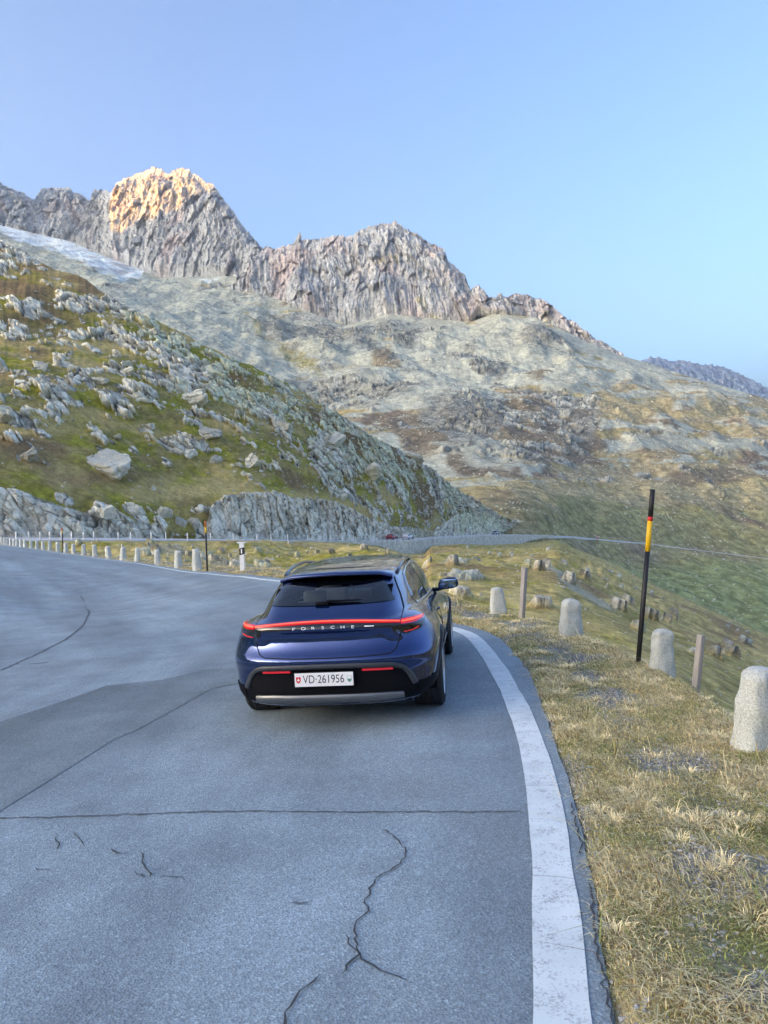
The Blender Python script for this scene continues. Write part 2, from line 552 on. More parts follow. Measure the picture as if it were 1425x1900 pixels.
def inpoly(u, v, poly, jit=0.0):
    """soft-edged mask of a patch of ground (1 inside)"""
    poly = np.array(poly, float); n = len(poly)
    ins = np.zeros(u.shape, bool); dmin = np.full(u.shape, 1e9)
    for i in range(n):
        x0, y0 = poly[i]; x1, y1 = poly[(i + 1) % n]
        c = ((y0 > v) != (y1 > v)) & (u < (x1 - x0) * (v - y0) / ((y1 - y0) if y1 != y0 else 1e-9) + x0)
        ins ^= c
        t = np.clip(((u - x0) * (x1 - x0) + (v - y0) * (y1 - y0)) / ((x1 - x0) ** 2 + (y1 - y0) ** 2 + 1e-9), 0, 1)
        dmin = np.minimum(dmin, np.hypot(u - x0 - t * (x1 - x0), v - y0 - t * (y1 - y0)))
    return np.where(ins, dmin, -dmin)


ROCK = np.array([0.80, 0.775, 0.64]); ROCKD = np.array([0.28, 0.275, 0.235]); ROCKW = np.array([0.86, 0.79, 0.65])
LICHEN = np.array([0.72, 0.76, 0.52]); GRASS = np.array([0.30, 0.285, 0.045]); STRAW = np.array([0.54, 0.43, 0.18])
HEATH = np.array([0.24, 0.165, 0.09]); SCREE = np.array([0.56, 0.545, 0.42]); SNOW = np.array([0.84, 0.88, 0.84]); OLIVE = np.array([0.30, 0.255, 0.09])

M_hill = terrain_mat('hillside_ground', 0.9, 4.5, 0.25, 0.32)
M_mid = terrain_mat('mountain_ground', 0.16, 0.7, 1.4, 0.30)
M_peak = terrain_mat('mountain_rock', 0.03, 0.12, 6.0, 0.22)

# ------------------------------------------------------------------ far road: near edge as (u, v, D)
FR = np.array([(-420, 1008, 92), (-200, 1005, 92), (0, 1002, 98), (150, 1001, 105), (300, 1001, 115), (430, 1002, 128), (560, 1003, 145), (650, 1004, 163), (720, 1004, 182), (790, 1000, 205),
               (850, 996, 235), (905, 993, 268), (960, 992, 305), (1010, 993, 345), (1060, 995, 395), (1100, 999, 440), (1200, 1008, 500), (1300, 1021, 540), (1425, 1036, 570), (1700, 1068, 600)], float)
frw = unproj(FR[:, 0], FR[:, 1], FR[:, 2])
FRP, _ = resample(frw, n=500)
FRP = smoothpoly(FRP, 15)
ft = np.gradient(FRP[:, :2], axis=0); ft /= np.linalg.norm(ft, axis=1)[:, None]
fn = np.stack([-ft[:, 1], ft[:, 0]], -1)                  # away from us
FRU = proj(FRP)[0]


def frp(u, off=0.0):
    i = np.interp(u, FRU, np.arange(len(FRU)))
    p = np.stack([np.interp(i, np.arange(len(FRU)), FRP[:, k]) for k in range(3)], -1)
    n = np.stack([np.interp(i, np.arange(len(FRU)), fn[:, k]) for k in range(2)], -1)
    p[..., :2] += n * np.asarray(off)[..., None] if np.ndim(off) else n * off
    return p


rows = []
for o, dz in [(-0.78, -1.9), (-0.65, -0.02), (-0.6, 0.0), (0.0, 0.02), (6.2, 0.05), (7.4, -0.2)]:
    q = FRP.copy(); q[:, :2] += fn * o; q[:, 2] += dz; rows.append(q)
M_farroad = pmat('pale_asphalt', (0.62, 0.61, 0.58), 0.8, nscale=0.3, namt=0.2)
mk('mountain_road', np.stack(rows, 0), gridfaces(len(rows), len(FRP), flip=False), M_farroad, kind='structure')


def rangesheet(us, ncol_v, lines, sm=9):
    """lines: list (bottom..top) of (u, v, D) polylines, or of columns; returns U, V, D grids"""
    pass


# ------------------------------------------------------------------ M1: boulder hillside above the far road
us = np.arange(-420, 1105, 1.7); NR = 400
RIDGE = [(-420, 190), (-200, 330), (-60, 415), (0, 447), (50, 470), (100, 500), (150, 512), (200, 546), (250, 575), (300, 598), (350, 622), (400, 650), (450, 668), (500, 695), (560, 722),
         (600, 748), (650, 782), (700, 812), (760, 845), (800, 872), (850, 905), (900, 938), (950, 965), (1000, 984), (1030, 992), (1105, 999)]
CLIFF = [(-420, 905), (-200, 915), (0, 917), (40, 922), (100, 945), (160, 960), (190, 945), (220, 962), (270, 985), (300, 994), (380, 994), (392, 948), (420, 925), (470, 918), (520, 922), (560, 935), (600, 930),
         (640, 940), (690, 965), (740, 980), (800, 985), (828, 968), (850, 955), (900, 950), (922, 962), (935, 985), (1000, 992), (1105, 998)]
base = frp(us, 6.6)
bu, bv, bD = proj(base)
vb = np.interp(us, bu, bv); Db = np.interp(us, bu, bD)
vt = smooth1(curve(RIDGE, us), 45) + 3.5 * fbm(np.stack([us / 14, us * 0, us * 0], -1), 1, 3) + 7 * fbm(np.stack([us / 55, us * 0 + 4, us * 0], -1), 1, 2) + 1.5
vt = np.minimum(vt, vb - 2)
vc = np.minimum(smooth1(curve(CLIFF, us), 11), vb - 1.0)
hz = 875 - (us - 712) * math.tan(ROLL)
# depth of the ridge: a slope of about 33 degrees behind the cliff
zb = base[:, 2]
ke = (hz - vt) / FPX
Dt = np.clip((Db * 0.66 - (zb - CAM[2])) / np.clip(0.66 - ke, 0.2, None), Db * 1.03, None)
Dt = smooth1(Dt, 31)
NC1 = 70
s1 = np.linspace(0, 1, NC1)[:, None]; s2 = np.linspace(0, 1, NR - NC1 + 1)[1:, None]
cl = np.clip((vb - vc) / 40, 0, 1)
V = np.concatenate([vb + (vc - vb) * s1, vc + (vt - vc) * s2]); U = np.broadcast_to(us, V.shape)
isc = np.concatenate([np.ones((NC1, 1)), 1 - sstep(0.0, 0.03, s2)]) * np.clip(cl * 1.3, 0, 1)[None, :]      # cut rock face
vcs = smooth1(vc, 141); Dc = Db + 1.0 + 2.0 * smooth1(cl, 141)
tq = np.clip((vcs - V) / (vcs - vt), 0, 1)
Dup = 1 / (1 / Dc + (1 / Dt - 1 / Dc) * (0.9 * tq + 0.1 * tq ** 2))
Dcl = Db + 0.4 + (vb - V) / FPX * Db * 0.25
D = Dup * (1 - isc) + np.minimum(Dcl, Dup + 1) * isc
D = np.minimum(D, np.maximum.accumulate(D, 0) + 1)
P = unproj(U, V, D)
sv = np.concatenate([s1 * 0, s2]) * np.ones_like(V)
edge = np.minimum(1, np.concatenate([s1 * 6, s2 * 0 + 1]))                                             # pinned at the road
Pn = np.array([0.0, -0.62, 0.78])
# undulation: grassy shelves
und = fbm(P, (34, 34, 22), 4) * 3.2 + fbm(P * [1, 1, 2.2], 11, 3) * 1.0
P = P + Pn * (und * (1 - isc) * edge * sstep(0, 0.12, 1 - sv))[..., None]
# rock outcrops: blocky cells
up = fbm(P, (30, 30, 20), 4)
px = (U * 0.55 - V * 1.0)
bias = (-0.16 + 0.34 * np.exp(-((V - curve(RIDGE, us)[None, :] - 40) / 70) ** 2) * sstep(80, 330, U) + 0.10 * sstep(420, 620, U) * sstep(960, 800, V)
        + 0.22 * np.exp(-((U - 60) / 170) ** 2 - ((V - 640) / 75) ** 2) + 0.3 * np.exp(-((V - curve(RIDGE, us)[None, :]) / 50) ** 2) * sstep(170, 60, U)
        - 0.15 * np.exp(-((U - 200) / 190) ** 2 - ((V - 740) / 28) ** 2) - 0.16 * np.exp(-((V - 890 - 0.06 * U) / 26) ** 2) * sstep(700, 480, U))
bl = sstep(0.03, 0.11, up * 0.75 + fbm(P, 7, 4) * 1.0 + fbm(P + 60, 2.6, 3) * .5 + bias + .0)
bl = np.maximum(bl * (1 - isc), isc)
warp = P + 1.2 * np.stack([fbm(P + 9, 6, 2), fbm(P + 31, 6, 2), fbm(P + 77, 6, 2)], -1)
rot = np.stack([warp[..., 0] * .8 - warp[..., 2] * .6, warp[..., 1], warp[..., 0] * .6 + warp[..., 2] * .8], -1)   # beds dip to the right
b1, e1, ci = facets(rot / [5.0, 3.6, 2.4], .75)
b2, e2_, di = facets(rot / [1.8, 1.4, .95] + 31, .8)
c1, ec, cic = facets(warp / [2.6, 2.6, 7.5] + 7, .9)
block = 1.55 * b1 * sstep(0.0, 0.10, e1) + 0.85 * b2 * sstep(0.0, 0.12, e2_)
rib = fbm(P, (2.2, 2.2, 9.0), 4, ridge=True)
disp = bl * (block - 0.45 + 0.35 * fbm(P, 1.2, 3)) * (1 - isc) + isc * (rib * 0.8 + 1.2 * c1 * sstep(0, .08, ec) + 0.75 * b2 * sstep(0, .1, e2_) + 0.6 * b1 - 1.1)
# scattered single blocks on the turf
h1, h2, hi_ = worley(P / [5.0, 5.0, 5.0])
sing = np.where(hi_ > 0.70, sstep(0.32, 0.24, h1 + .08 * fbm(P, .8, 2)), 0) * (1 - bl)
disp = disp + sing * (0.25 + 0.6 * b2) + (1 - bl) * (1 - sing) * 0.16 * fbm(P, 1.1, 4)
ndir = mixc(np.broadcast_to(np.array([0, -0.75, 0.66]), P.shape), np.array([0, -0.93, 0.36]), isc)
P = P + ndir * (disp * edge * (0.6 + 0.4 * sstep(0, 0.05, 1 - sv)))[..., None]
rockm = np.clip(np.maximum(bl, sing * 1.2), 0, 1)
# colours
tone = sstep(-0.5, 0.5, fbm(P, 5, 4))
rc = mixc(np.broadcast_to(ROCKD * 1.25, P.shape), ROCK * 1.15, sstep(0.15, 0.8, 0.45 * ci + 0.4 * di + 0.4 * tone))
lich = sstep(0.0, 0.25, fbm(P + 55, 16, 3) + 0.75 * np.exp(-((V - curve(RIDGE, us)[None, :] - 30) / 60) ** 2) * sstep(120, 300, U) - 0.35)
rc = mixc(rc, LICHEN, lich * 0.75)
rc = mixc(rc, ROCKW, isc * sstep(-0.2, 0.4, fbm(P, (5, 5, 14), 3)) * 0.8)
rc = mixc(rc, ROCKD * 0.8, isc * sstep(0.15, 0.5, fbm(P + 13, (1.6, 1.6, 8), 3)) * 0.7)
crack = ((1 - sstep(0.0, 0.10, e1)) * 0.8 + (1 - sstep(0, 0.10, e2_)) * 0.45) * (1 - isc) + isc * ((1 - sstep(0, .045, ec)) * .6 + (1 - sstep(0, .06, e2_)) * .3)
rc = mixc(rc, np.array([0.06, 0.058, 0.045]), np.clip(crack, 0, 1))
gt = fbm(P + 21, (22, 22, 9), 4); g3 = fbm(P + 90, (6, 6, 3), 4)
slope = np.clip(np.gradient(P[..., 2], axis=0) / (np.hypot(np.gradient(P[..., 0], axis=0), np.gradient(P[..., 1], axis=0)) + 1e-6), -2, 3)
flat = sstep(0.75, 0.25, slope)
gc = mixc(np.broadcast_to(GRASS, P.shape), OLIVE, sstep(-0.25, 0.2, g3))
gc = gc * (0.8 + 0.4 * sstep(-.4, .4, fbm(P, (1.6, 1.6, .8), 3)))[..., None]
gc = mixc(gc, STRAW * 0.95, np.clip(sstep(-0.12, 0.25, gt + 0.3 * g3) * 0.9, 0, 1))
heath = sstep(0.06, 0.36, fbm(P + 140, (26, 26, 12), 4) + 0.25 * sstep(620, 480, V) + 0.35 * sstep(500, 800, U) * np.exp(-((V - curve(RIDGE, us)[None, :] - 25) / 45) ** 2))
gc = mixc(gc, HEATH, heath * 0.9)
gc = mixc(gc, STRAW * 1.15, 0.6 * np.exp(-((V - 890 - 0.06 * U + 6 * fbm(P, 20, 2)) / 14) ** 2) * sstep(220, 340, U) * sstep(760, 620, U))
col = mixc(gc, rc, sstep(0.25, 0.6, rockm))
SHADE = [P[::3, ::3]]
HILL = dict(P=P.copy(), U=U, V=V, rock=rockm)
# crest rolls over behind
back = []
for k in (1, 2, 3, 4):
    q = P[-1].copy(); q[:, 1] += 6.0 * k ** 1.6; q[:, 2] -= 1.2 * k ** 1.9; back.append(q)
Pb = np.concatenate([P, np.array(back)]); cb = np.concatenate([col, np.repeat(col[-1:], 4, 0)])
mk('hillside', Pb, gridfaces(*Pb.shape[:2]), M_hill, col=cb, kind='structure')

# ------------------------------------------------------------------ M2: slope between our road and the far road / the spur above the stream
us = np.arange(-420, 1720, 2.0); NR = 300
VT = [(-420, 1009), (0, 1003), (430, 1003), (560, 1004), (640, 1007), (700, 1012), (740, 1024), (755, 1028), (790, 1027), (797, 1013), (850, 1009), (905, 1011), (960, 1009), (1000, 1005), (1024, 1002), (1036, 1003), (1065, 1016), (1110, 1034), (1160, 1056), (1200, 1078), (1260, 1105),
      (1340, 1140), (1425, 1178), (1720, 1300)]
vt = curve(VT, us); vt = smooth1(vt, 9)
fu, fv, fD = proj(frp(us, -0.5))
DT = [(1000, 338), (1030, 352), (1065, 368), (1110, 365), (1160, 358), (1200, 350), (1260, 338), (1340, 322), (1425, 305), (1720, 260)]
Dt = np.where(us < 1000, np.interp(us, fu, fD), curve(DT, us)); Dt = smooth1(Dt, 15)
VB = [(-420, 1040), (0, 1040), (116, 1055), (258, 1075), (382, 1092), (510, 1115), (700, 1150), (850, 1190), (925, 1210), (1060, 1290), (1228, 1380), (1400, 1500), (1720, 1700)]
DB = [(-420, 88), (0, 82), (60, 70), (116, 60), (205, 49), (258, 43), (320, 39), (382, 35), (452, 32), (510, 30), (600, 27), (700, 25), (850, 22), (925, 21), (1060, 18), (1228, 15), (1400, 13), (1720, 11)]
vb = smooth1(curve(VB, us), 31); Db = smooth1(curve(DB, us), 31)
s = np.linspace(0, 1, NR)[:, None]
V = vb + (vt - vb) * s; U = np.broadcast_to(us, V.shape)
iD = 1 / Db + (1 / Dt - 1 / Db) * s
# nearer ground stays close (steep bank), opens out higher up: depth-linear mix on the left
wl = sstep(760, 520, us)[None, :]
Dl = Db + (Dt - Db) * s ** 0.75
D = (1 / iD) * (1 - wl) + Dl * wl
P = unproj(U, V, D)
e2 = np.minimum(1, np.minimum(s * 8, (1 - s) * 10)) * np.ones_like(V)
sc = np.clip(D / 60, 0.25, 3.0)
P = P + np.array([0, -0.3, 0.95]) * ((fbm(P, (16, 16, 12), 4) * 2.4 * np.clip(D / 90, 0.3, 2)) * e2)[..., None]
upm = fbm(P, (20, 20, 14), 4) * 0.9 + fbm(P, 5, 3) * 0.7
bias = (-0.50 + 0.42 * np.exp(-((U - 870) / 50) ** 2 - ((V - 1085) / 40) ** 2) + 0.20 * np.exp(-((U - 1010) / 120) ** 2 - ((V - 1090 - (U - 1010) * 0.35) / 26) ** 2)
        + 0.22 * np.exp(-((U - 850) / 70) ** 2 - ((V - 1035) / 16) ** 2) + 0.15 * np.exp(-((V - vt[None, :]) / 26) ** 2) * (U > 980) + 0.2 * np.exp(-((U - 1250) / 80) ** 2 - ((V - 1230) / 35) ** 2))
bl = sstep(0.02, 0.15, upm + bias)
warp = P + 0.9 * np.stack([fbm(P + 9, 5, 2), fbm(P + 31, 5, 2), fbm(P + 77, 5, 2)], -1)
rot = np.stack([warp[..., 0] * .7 - warp[..., 2] * .7, warp[..., 1], warp[..., 0] * .7 + warp[..., 2] * .7], -1)
b1, e1, ci = facets(rot / [3.4, 2.6, 2.0], 1.1); b2, e2_, di = facets(rot / [1.1, 1.0, .8] + 31, 1.1)
block = 1.15 * b1 * sstep(0, .10, e1) + 0.5 * b2 * sstep(0, .12, e2_)
h1, h2, hi_ = worley(P / 2.6)
scree = sstep(0.0, 0.3, inpoly(U, V, [(262, 1016), (330, 1012), (400, 1024), (470, 1035), (540, 1050), (560, 1075), (500, 1085), (420, 1070), (340, 1050), (290, 1040)]) / 12
              + 0.8 * fbm(P, 5, 3)) * (U < 600)
sing = np.where(hi_ > 0.82 - 0.6 * scree, sstep(0.30, 0.20, h1 + .08 * fbm(P, .6, 2)), 0) * (1 - bl)
grav = sstep(-1, 5, inpoly(U, V, [(1000, 1040), (1020, 1040), (1060, 1080), (1120, 1110), (1160, 1135), (1120, 1125), (1060, 1100), (1015, 1065)]) + 6 * fbm(P, 4, 3))
disp = bl * (block * 0.42 - 0.12 + 0.3 * fbm(P, 1.0, 3)) + sing * (0.35 + 0.35 * hi_) + (1 - bl) * 0.16 * fbm(P, 1.2, 4)
P = P + np.array([0.05, -0.5, 0.86]) * (disp * e2 * np.clip(D / 40, 0.35, 1.6))[..., None]
rockm = np.clip(np.maximum(bl, sing * 1.2), 0, 1)
tone = sstep(-0.5, 0.5, fbm(P, 3, 4))
rc = mixc(np.broadcast_to(ROCKD * .95, P.shape), ROCK * .82, sstep(0.2, 0.9, 0.45 * ci + 0.4 * di + 0.3 * tone))
rc = mixc(rc, LICHEN * 0.95, sstep(0.0, 0.3, fbm(P + 55, 10, 3)) * 0.5)
crack = (1 - sstep(0.0, 0.10, e1)) * 0.8 * bl
rc = mixc(rc, np.array([0.07, 0.07, 0.055]), np.clip(crack, 0, 1))
gt = fbm(P + 21, (15, 15, 9), 4); g3 = fbm(P + 90, (3, 3, 2), 4)
gc = mixc(np.broadcast_to(GRASS * 1.05, P.shape), OLIVE * 1.3, sstep(-0.25, 0.2, g3 + 0.25 * sstep(850, 1100, U)))
gc = mixc(gc, STRAW * 1.05, np.clip(sstep(-0.25, 0.2, gt + 0.3 * g3) * 0.85 + .25 * sstep(1000, 1200, U), 0, .9))
gc = gc * (0.78 + 0.44 * sstep(-.4, .4, fbm(P, (1.3, 1.3, .7), 3)))[..., None]
gc = mixc(gc, HEATH * 1.25, sstep(0.1, 0.4, fbm(P + 140, (24, 24, 12), 4) + 0.35 * np.exp(-((U - 1330) / 110) ** 2 - ((V - 1190) / 35) ** 2)) * 0.85)
gc = mixc(gc, SCREE * 0.8, np.clip(grav + 0.55 * scree, 0, 1) * 0.8)
col = mixc(gc, rc, sstep(0.25, 0.6, rockm))
# down over the stream bank behind the spur
back = []
for k in (1, 2, 3):
    q = P[-1].copy(); q[:, 1] += 4.0 * k; q[:, 2] -= 5.0 * k ** 1.3 * sstep(990, 1040, us) + 1.0 * k; back.append(q)
BANK = dict(P=P.copy(), U=U, V=V)
Pb = np.concatenate([P, np.array(back)]); cb = np.concatenate([col, np.repeat(col[-1:], 3, 0)])
mk('valley_slope', Pb, gridfaces(*Pb.shape[:2]), M_hill, col=cb, kind='structure')

# ------------------------------------------------------------------ M3: valley floor, far slopes and scree up to the foot of the cliffs
us = np.arange(-420, 1790, 1.5); NR = 560
COLS = {-420: [(700, 1000), (450, 1800), (330, 2200)], 0: [(600, 1200), (470, 2050), (418, 2300)], 130: [(620, 1000), (500, 1950), (448, 2320)], 200: [(640, 900), (540, 1500), (478, 2300)],
        300: [(690, 800), (590, 1300), (516, 2150)], 400: [(760, 700), (640, 1100), (530, 1900), (512, 2020)],
        480: [(790, 640), (700, 900), (600, 1450), (515, 1900)], 550: [(860, 600), (720, 900), (620, 1400), (570, 1640)], 640: [(900, 540), (800, 700), (700, 1000), (605, 1560)],
        720: [(940, 480), (850, 600), (720, 900), (640, 1300), (583, 1600)], 870: [(1010, 420), (900, 560), (800, 760), (700, 1050), (598, 1550)],
        930: [(1020, 410), (920, 530), (820, 720), (700, 1060), (578, 1560)],
        1000: [(1035, 395), (990, 430), (930, 520), (860, 640), (780, 820), (700, 1100), (592, 1520)], 1140: [(1085, 380), (1000, 480), (930, 570), (860, 690), (760, 950), (656, 1450)],
        1210: [(1110, 365), (1010, 515), (940, 600), (865, 730), (765, 1000), (676, 1450)],
        1300: [(1155, 340), (1022, 550), (950, 630), (870, 770), (770, 1060), (705, 1400)], 1425: [(1215, 315), (1037, 585), (950, 700), (870, 850), (800, 1100), (740, 1400)],
        1790: [(1400, 265), (1078, 620), (980, 760), (900, 900), (850, 1300)]}
k_u = np.array(sorted(COLS)); s = np.linspace(0, 1, NR)
KV = []; KD = []
for k in k_u:
    c = np.array(COLS[k], float); vv = c[0, 0] + (c[-1, 0] - c[0, 0]) * s
    KV.append(vv); KD.append(np.exp(np.interp(-vv, -c[:, 0], np.log(c[:, 1]))))
KV = np.array(KV); KD = np.array(KD)
V = np.array([np.interp(us, k_u, KV[:, i]) for i in range(NR)]); D = np.array([np.exp(np.interp(us, k_u, np.log(KD[:, i]))) for i in range(NR)])
for i in range(NR):
    D[i] = smooth1(D[i], 61); V[i] = smooth1(V[i], 15)
for j in range(len(us)): D[:, j] = smooth1(D[:, j], 41)
U = np.broadcast_to(us, V.shape)
vr = np.interp(us, FR[:, 0], FR[:, 1]); Dr = np.interp(us, FR[:, 0], FR[:, 2])
for j in range(len(us)):
    if us[j] > 650:
        k_ = Dr[j] / np.interp(-vr[j], -V[:, j], D[:, j]); D[:, j] *= 1 + (k_ - 1) * np.exp(-((V[:, j] - vr[j]) / 110) ** 2) * sstep(650, 1000, us[j])
P = unproj(U, V, D)
S_ = s[:, None] * np.ones_like(V)
rd = sstep(6, 30, np.abs(V - np.interp(us, FR[:, 0], FR[:, 1])[None, :])) * 1.0
rd = np.where(us[None, :] > 950, rd, 1.0)
e3 = np.minimum(1, (1 - S_) * 14) * rd * sstep(0, 0.05, S_)
am = np.clip(D / 700, 0.25, 1.6)
P = P + np.array([0, -0.2, 1.0]) * ((fbm(P, (150, 150, 90), 4) * 24 * am + fbm(P * [1, 1, 1.5], 46, 4) * 6.5 * np.sqrt(am)) * e3)[..., None]
o1 = fbm(P, (95, 95, 60), 5) + 0.5 * fbm(P, 24, 3)
inu = lambda cu, cv, su, sv_: np.exp(-((U - cu) / su) ** 2 - ((V - cv) / sv_) ** 2)
bias = (-0.16 + 0.5 * inu(870, 790, 90, 35) + 0.45 * inu(1080, 790, 70, 35) + 0.5 * inu(580, 715, 70, 18) + 0.5 * inu(640, 610, 110, 40) + 0.5 * inu(730, 718, 50, 16) + 0.35 * inu(960, 850, 40, 14)
        + 0.35 * inu(840, 660, 60, 25) + 0.3 * inu(1140, 885, 90, 14) + 0.35 * inu(900, 690, 30, 14) - 0.35 * sstep(900, 1000, V) + 0.25 * inu(1010, 945, 40, 12) + 0.3 * inu(1020, 635, 110, 12))
bl = sstep(0.05, 0.2, o1 * 0.8 + bias)
warp = P + 4 * np.stack([fbm(P + 9, 20, 2), fbm(P + 31, 20, 2), fbm(P + 77, 20, 2)], -1)
b1, e1, ci = facets(warp / [17, 14, 11], 1.2); b2, e2_, di = facets(warp / [5.4, 5.0, 4.2] + 31, 1.2)
block = b1 * sstep(0, .12, e1) * 3.4 + b2 * sstep(0, .12, e2_) * 1.5
gully = fbm(np.stack([P[..., 0], P[..., 1] * .25, P[..., 2] * .25], -1), (26, 60, 60), 4, ridge=True)
disp = bl * (block - 1.2 + 2.0 * fbm(P, (5, 5, 14), 3, ridge=True)) + (1 - bl) * (fbm(P, 9, 4) * 1.1 + gully * 2.2 * sstep(700, 1300, D))
P = P + np.array([0.0, -0.6, 0.8]) * (disp * e3)[..., None]
tone = sstep(-0.5, 0.5, fbm(P, 18, 4))
rc = mixc(np.broadcast_to(ROCKD * .95, P.shape), ROCK * 0.72, sstep(0.15, 0.9, 0.45 * ci + 0.4 * di + 0.3 * tone))
rc = mixc(rc, np.array([0.07, 0.07, 0.08]), np.clip((1 - sstep(0, 0.1, e1)) * 0.7 + (1 - sstep(0, .1, e2_)) * .35, 0, 1))
# scree against turf: more scree high up and to the left, more brown turf low and to the right
sc_ = fbm(P, (130, 130, 17), 5) * 1.5 + 0.45 * fbm(P, (30, 30, 7), 4) + 0.2 * gully
sb = 0.30 * sstep(900, 640, V) - 0.42 * sstep(600, 1250, U) * sstep(690, 780, V) - .14 - 0.5 * sstep(880, 960, V) + 0.2 * inu(780, 700, 170, 70) + 0.55 * inu(330, 600, 160, 70) + 0.25 * inu(950, 660, 200, 60) + 0.3 * inu(880, 840, 150, 16) + 0.35 * inu(1260, 800, 130, 9) + 0.3 * inu(1390, 800, 60, 12)
scm = sstep(-0.07, 0.09, sc_ + sb + .10)
jn = 12 * fbm(P, (45, 45, 14), 4) + 5 * fbm(P, (12, 12, 6), 3)
zone = lambda polys: np.max([sstep(-5, 5, inpoly(U, V, q_) + jn) for q_ in polys], axis=0)
Z_DARK = zone([[(775, 765), (850, 750), (930, 765), (925, 812), (870, 848), (800, 812)], [(530, 698), (640, 714), (632, 740), (560, 728)], [(645, 712), (760, 706), (790, 724), (700, 742)], [(480, 590), (600, 600), (705, 640), (680, 652), (560, 628), (490, 612)],
               [(845, 650), (880, 640), (884, 664)], [(880, 680), (950, 678), (930, 696)], [(1060, 770), (1105, 775), (1100, 810), (1065, 805)], [(930, 846), (990, 838), (985, 866)], [(960, 628), (1010, 612), (1060, 640), (1000, 650)], [(700, 600), (790, 612), (760, 640), (705, 625)]])
Z_HEATH = zone([[(930, 745), (1000, 735), (1090, 760), (1112, 800), (1080, 850), (1000, 872), (940, 842)], [(690, 645), (722, 640), (748, 690), (690, 682)], [(690, 760), (770, 770), (860, 850), (760, 850)], [(820, 850), (960, 866), (980, 900), (850, 880)], [(970, 700), (1040, 706), (1000, 722)],
                [(1200, 880), (1425, 880), (1425, 910), (1240, 905)]])
Z_TAN = zone([[(1110, 740), (1240, 728), (1270, 785), (1170, 800), (1110, 778)], [(1110, 710), (1180, 712), (1150, 724)], [(1290, 740), (1425, 765), (1425, 790), (1300, 770)], [(900, 900), (1200, 888), (1425, 920), (1425, 945), (1000, 935)]])
Z_OLV = zone([[(455, 588), (482, 600), (535, 656), (505, 652)], [(560, 640), (640, 626), (652, 660), (600, 670)], [(500, 640), (560, 660), (600, 690), (540, 672)], [(1040, 925), (1300, 945), (1425, 1000), (1425, 1030), (1100, 995), (1030, 985)]])
Z_PALE = zone([[(1120, 812), (1400, 826), (1400, 842), (1130, 832)], [(800, 830), (930, 868), (1010, 866), (1000, 880), (880, 868)], [(1230, 770), (1290, 800), (1240, 800)], [(230, 545), (330, 560), (470, 600), (560, 690), (480, 680), (330, 610)], [(500, 560), (560, 610), (700, 660), (640, 690), (560, 650)]])
scm = scm * (1 - np.maximum.reduce([Z_HEATH, Z_TAN, Z_OLV])); scm = np.maximum(scm, Z_PALE * .9)
tf = fbm(P + 33, (60, 60, 20), 5)
turf = mixc(np.broadcast_to(np.array([0.42, 0.34, 0.20]), P.shape), np.array([0.25, 0.19, 0.135]), sstep(-0.1, 0.3, tf + 0.3 * inu(1000, 790, 180, 45)))
turf = mixc(turf, STRAW * 0.9, sstep(0.0, 0.35, fbm(P + 70, (80, 80, 20), 4) + 0.4 * inu(1150, 900, 300, 14) + 0.3 * inu(1160, 735, 90, 20)) * 0.7)
turf = mixc(turf, np.array([0.36, 0.315, 0.14]), np.clip(sstep(900, 980, V) * sstep(-0.3, 0.3, fbm(P + 8, 60, 3) + 0.05) + 0.8 * inu(640, 650, 60, 25), 0, 1) * 0.85)
turf = mixc(turf, np.array([0.31, 0.345, 0.14]), sstep(1030, 1075, V - (U - 1425) * 0.02) * 0.75)
turf = mixc(turf, np.array([0.215, 0.175, 0.125]), Z_HEATH * .85); turf = mixc(turf, np.array([0.44, 0.36, 0.20]), Z_TAN * .8); turf = mixc(turf, np.array([0.35, 0.315, 0.14]), Z_OLV * .75)
turf = turf * (0.72 + .56 * sstep(-.45, .45, fbm(P, (7, 7, 3), 4)))[..., None]
col = mixc(turf, SCREE * mixc(np.ones(P.shape) * 1.08, np.array([0.70, 0.70, 0.72]), sstep(-0.35, 0.35, .6 * fbm(P, 7, 4) + .6 * fbm(P, 40, 3))), scm)
spk = worley(P / 3.2); spk = np.where(spk[2] > 0.80, sstep(0.30, 0.18, spk[0]), 0) * (1 - bl)
spk *= sstep(0.0, 0.2, fbm(P + 3, 40, 3) + 0.18)
col = mixc(col, LICHEN * 0.95, spk * 0.8)
P = P + np.array([0.0, -0.4, 0.9]) * (spk * 0.7 * e3)[..., None]
col = mixc(col, rc, np.maximum(bl * (1 - .6 * Z_TAN), Z_DARK * .85))
col = mixc(col, col * .72, Z_DARK)
# glacier at the upper left and old snow in the gully
gl = inpoly(U, V, [(-420, 300), (0, 400), (60, 430), (150, 440), (200, 470), (255, 478), (272, 500), (262, 518), (228, 522), (190, 505), (150, 486), (110, 470), (-10, 430), (-420, 330)])
gl2 = inpoly(U, V, [(368, 520), (404, 516), (392, 536), (380, 534)])
sn = np.maximum(sstep(-4, 6, gl + 12 * fbm(P, (60, 60, 30), 4)), sstep(-2, 3, gl2 + 4 * fbm(P, 30, 2)))
snc = mixc(np.broadcast_to(SNOW, P.shape), np.array([0.55, 0.50, 0.49]), sstep(0.1, 0.4, fbm(P + 50, (70, 70, 14), 4) + 0.35 * inu(215, 500, 30, 10)) * 0.9)
col = mixc(col, snc, sn)
SHADE.append(P[::3, ::3])
col = col * np.array([.95, 1.0, 1.03])
MID = dict(P=P.copy(), U=U, V=V)
back = []
for k in (1, 2, 3):
    q = P[-1].copy(); q[:, 1] += 30.0 * k; q[:, 2] -= 4.0 * k ** 1.8 * (us > 1100); back.append(q)
Pb = np.concatenate([P, np.array(back)]); cb = np.concatenate([col, np.repeat(col[-1:], 3, 0)])
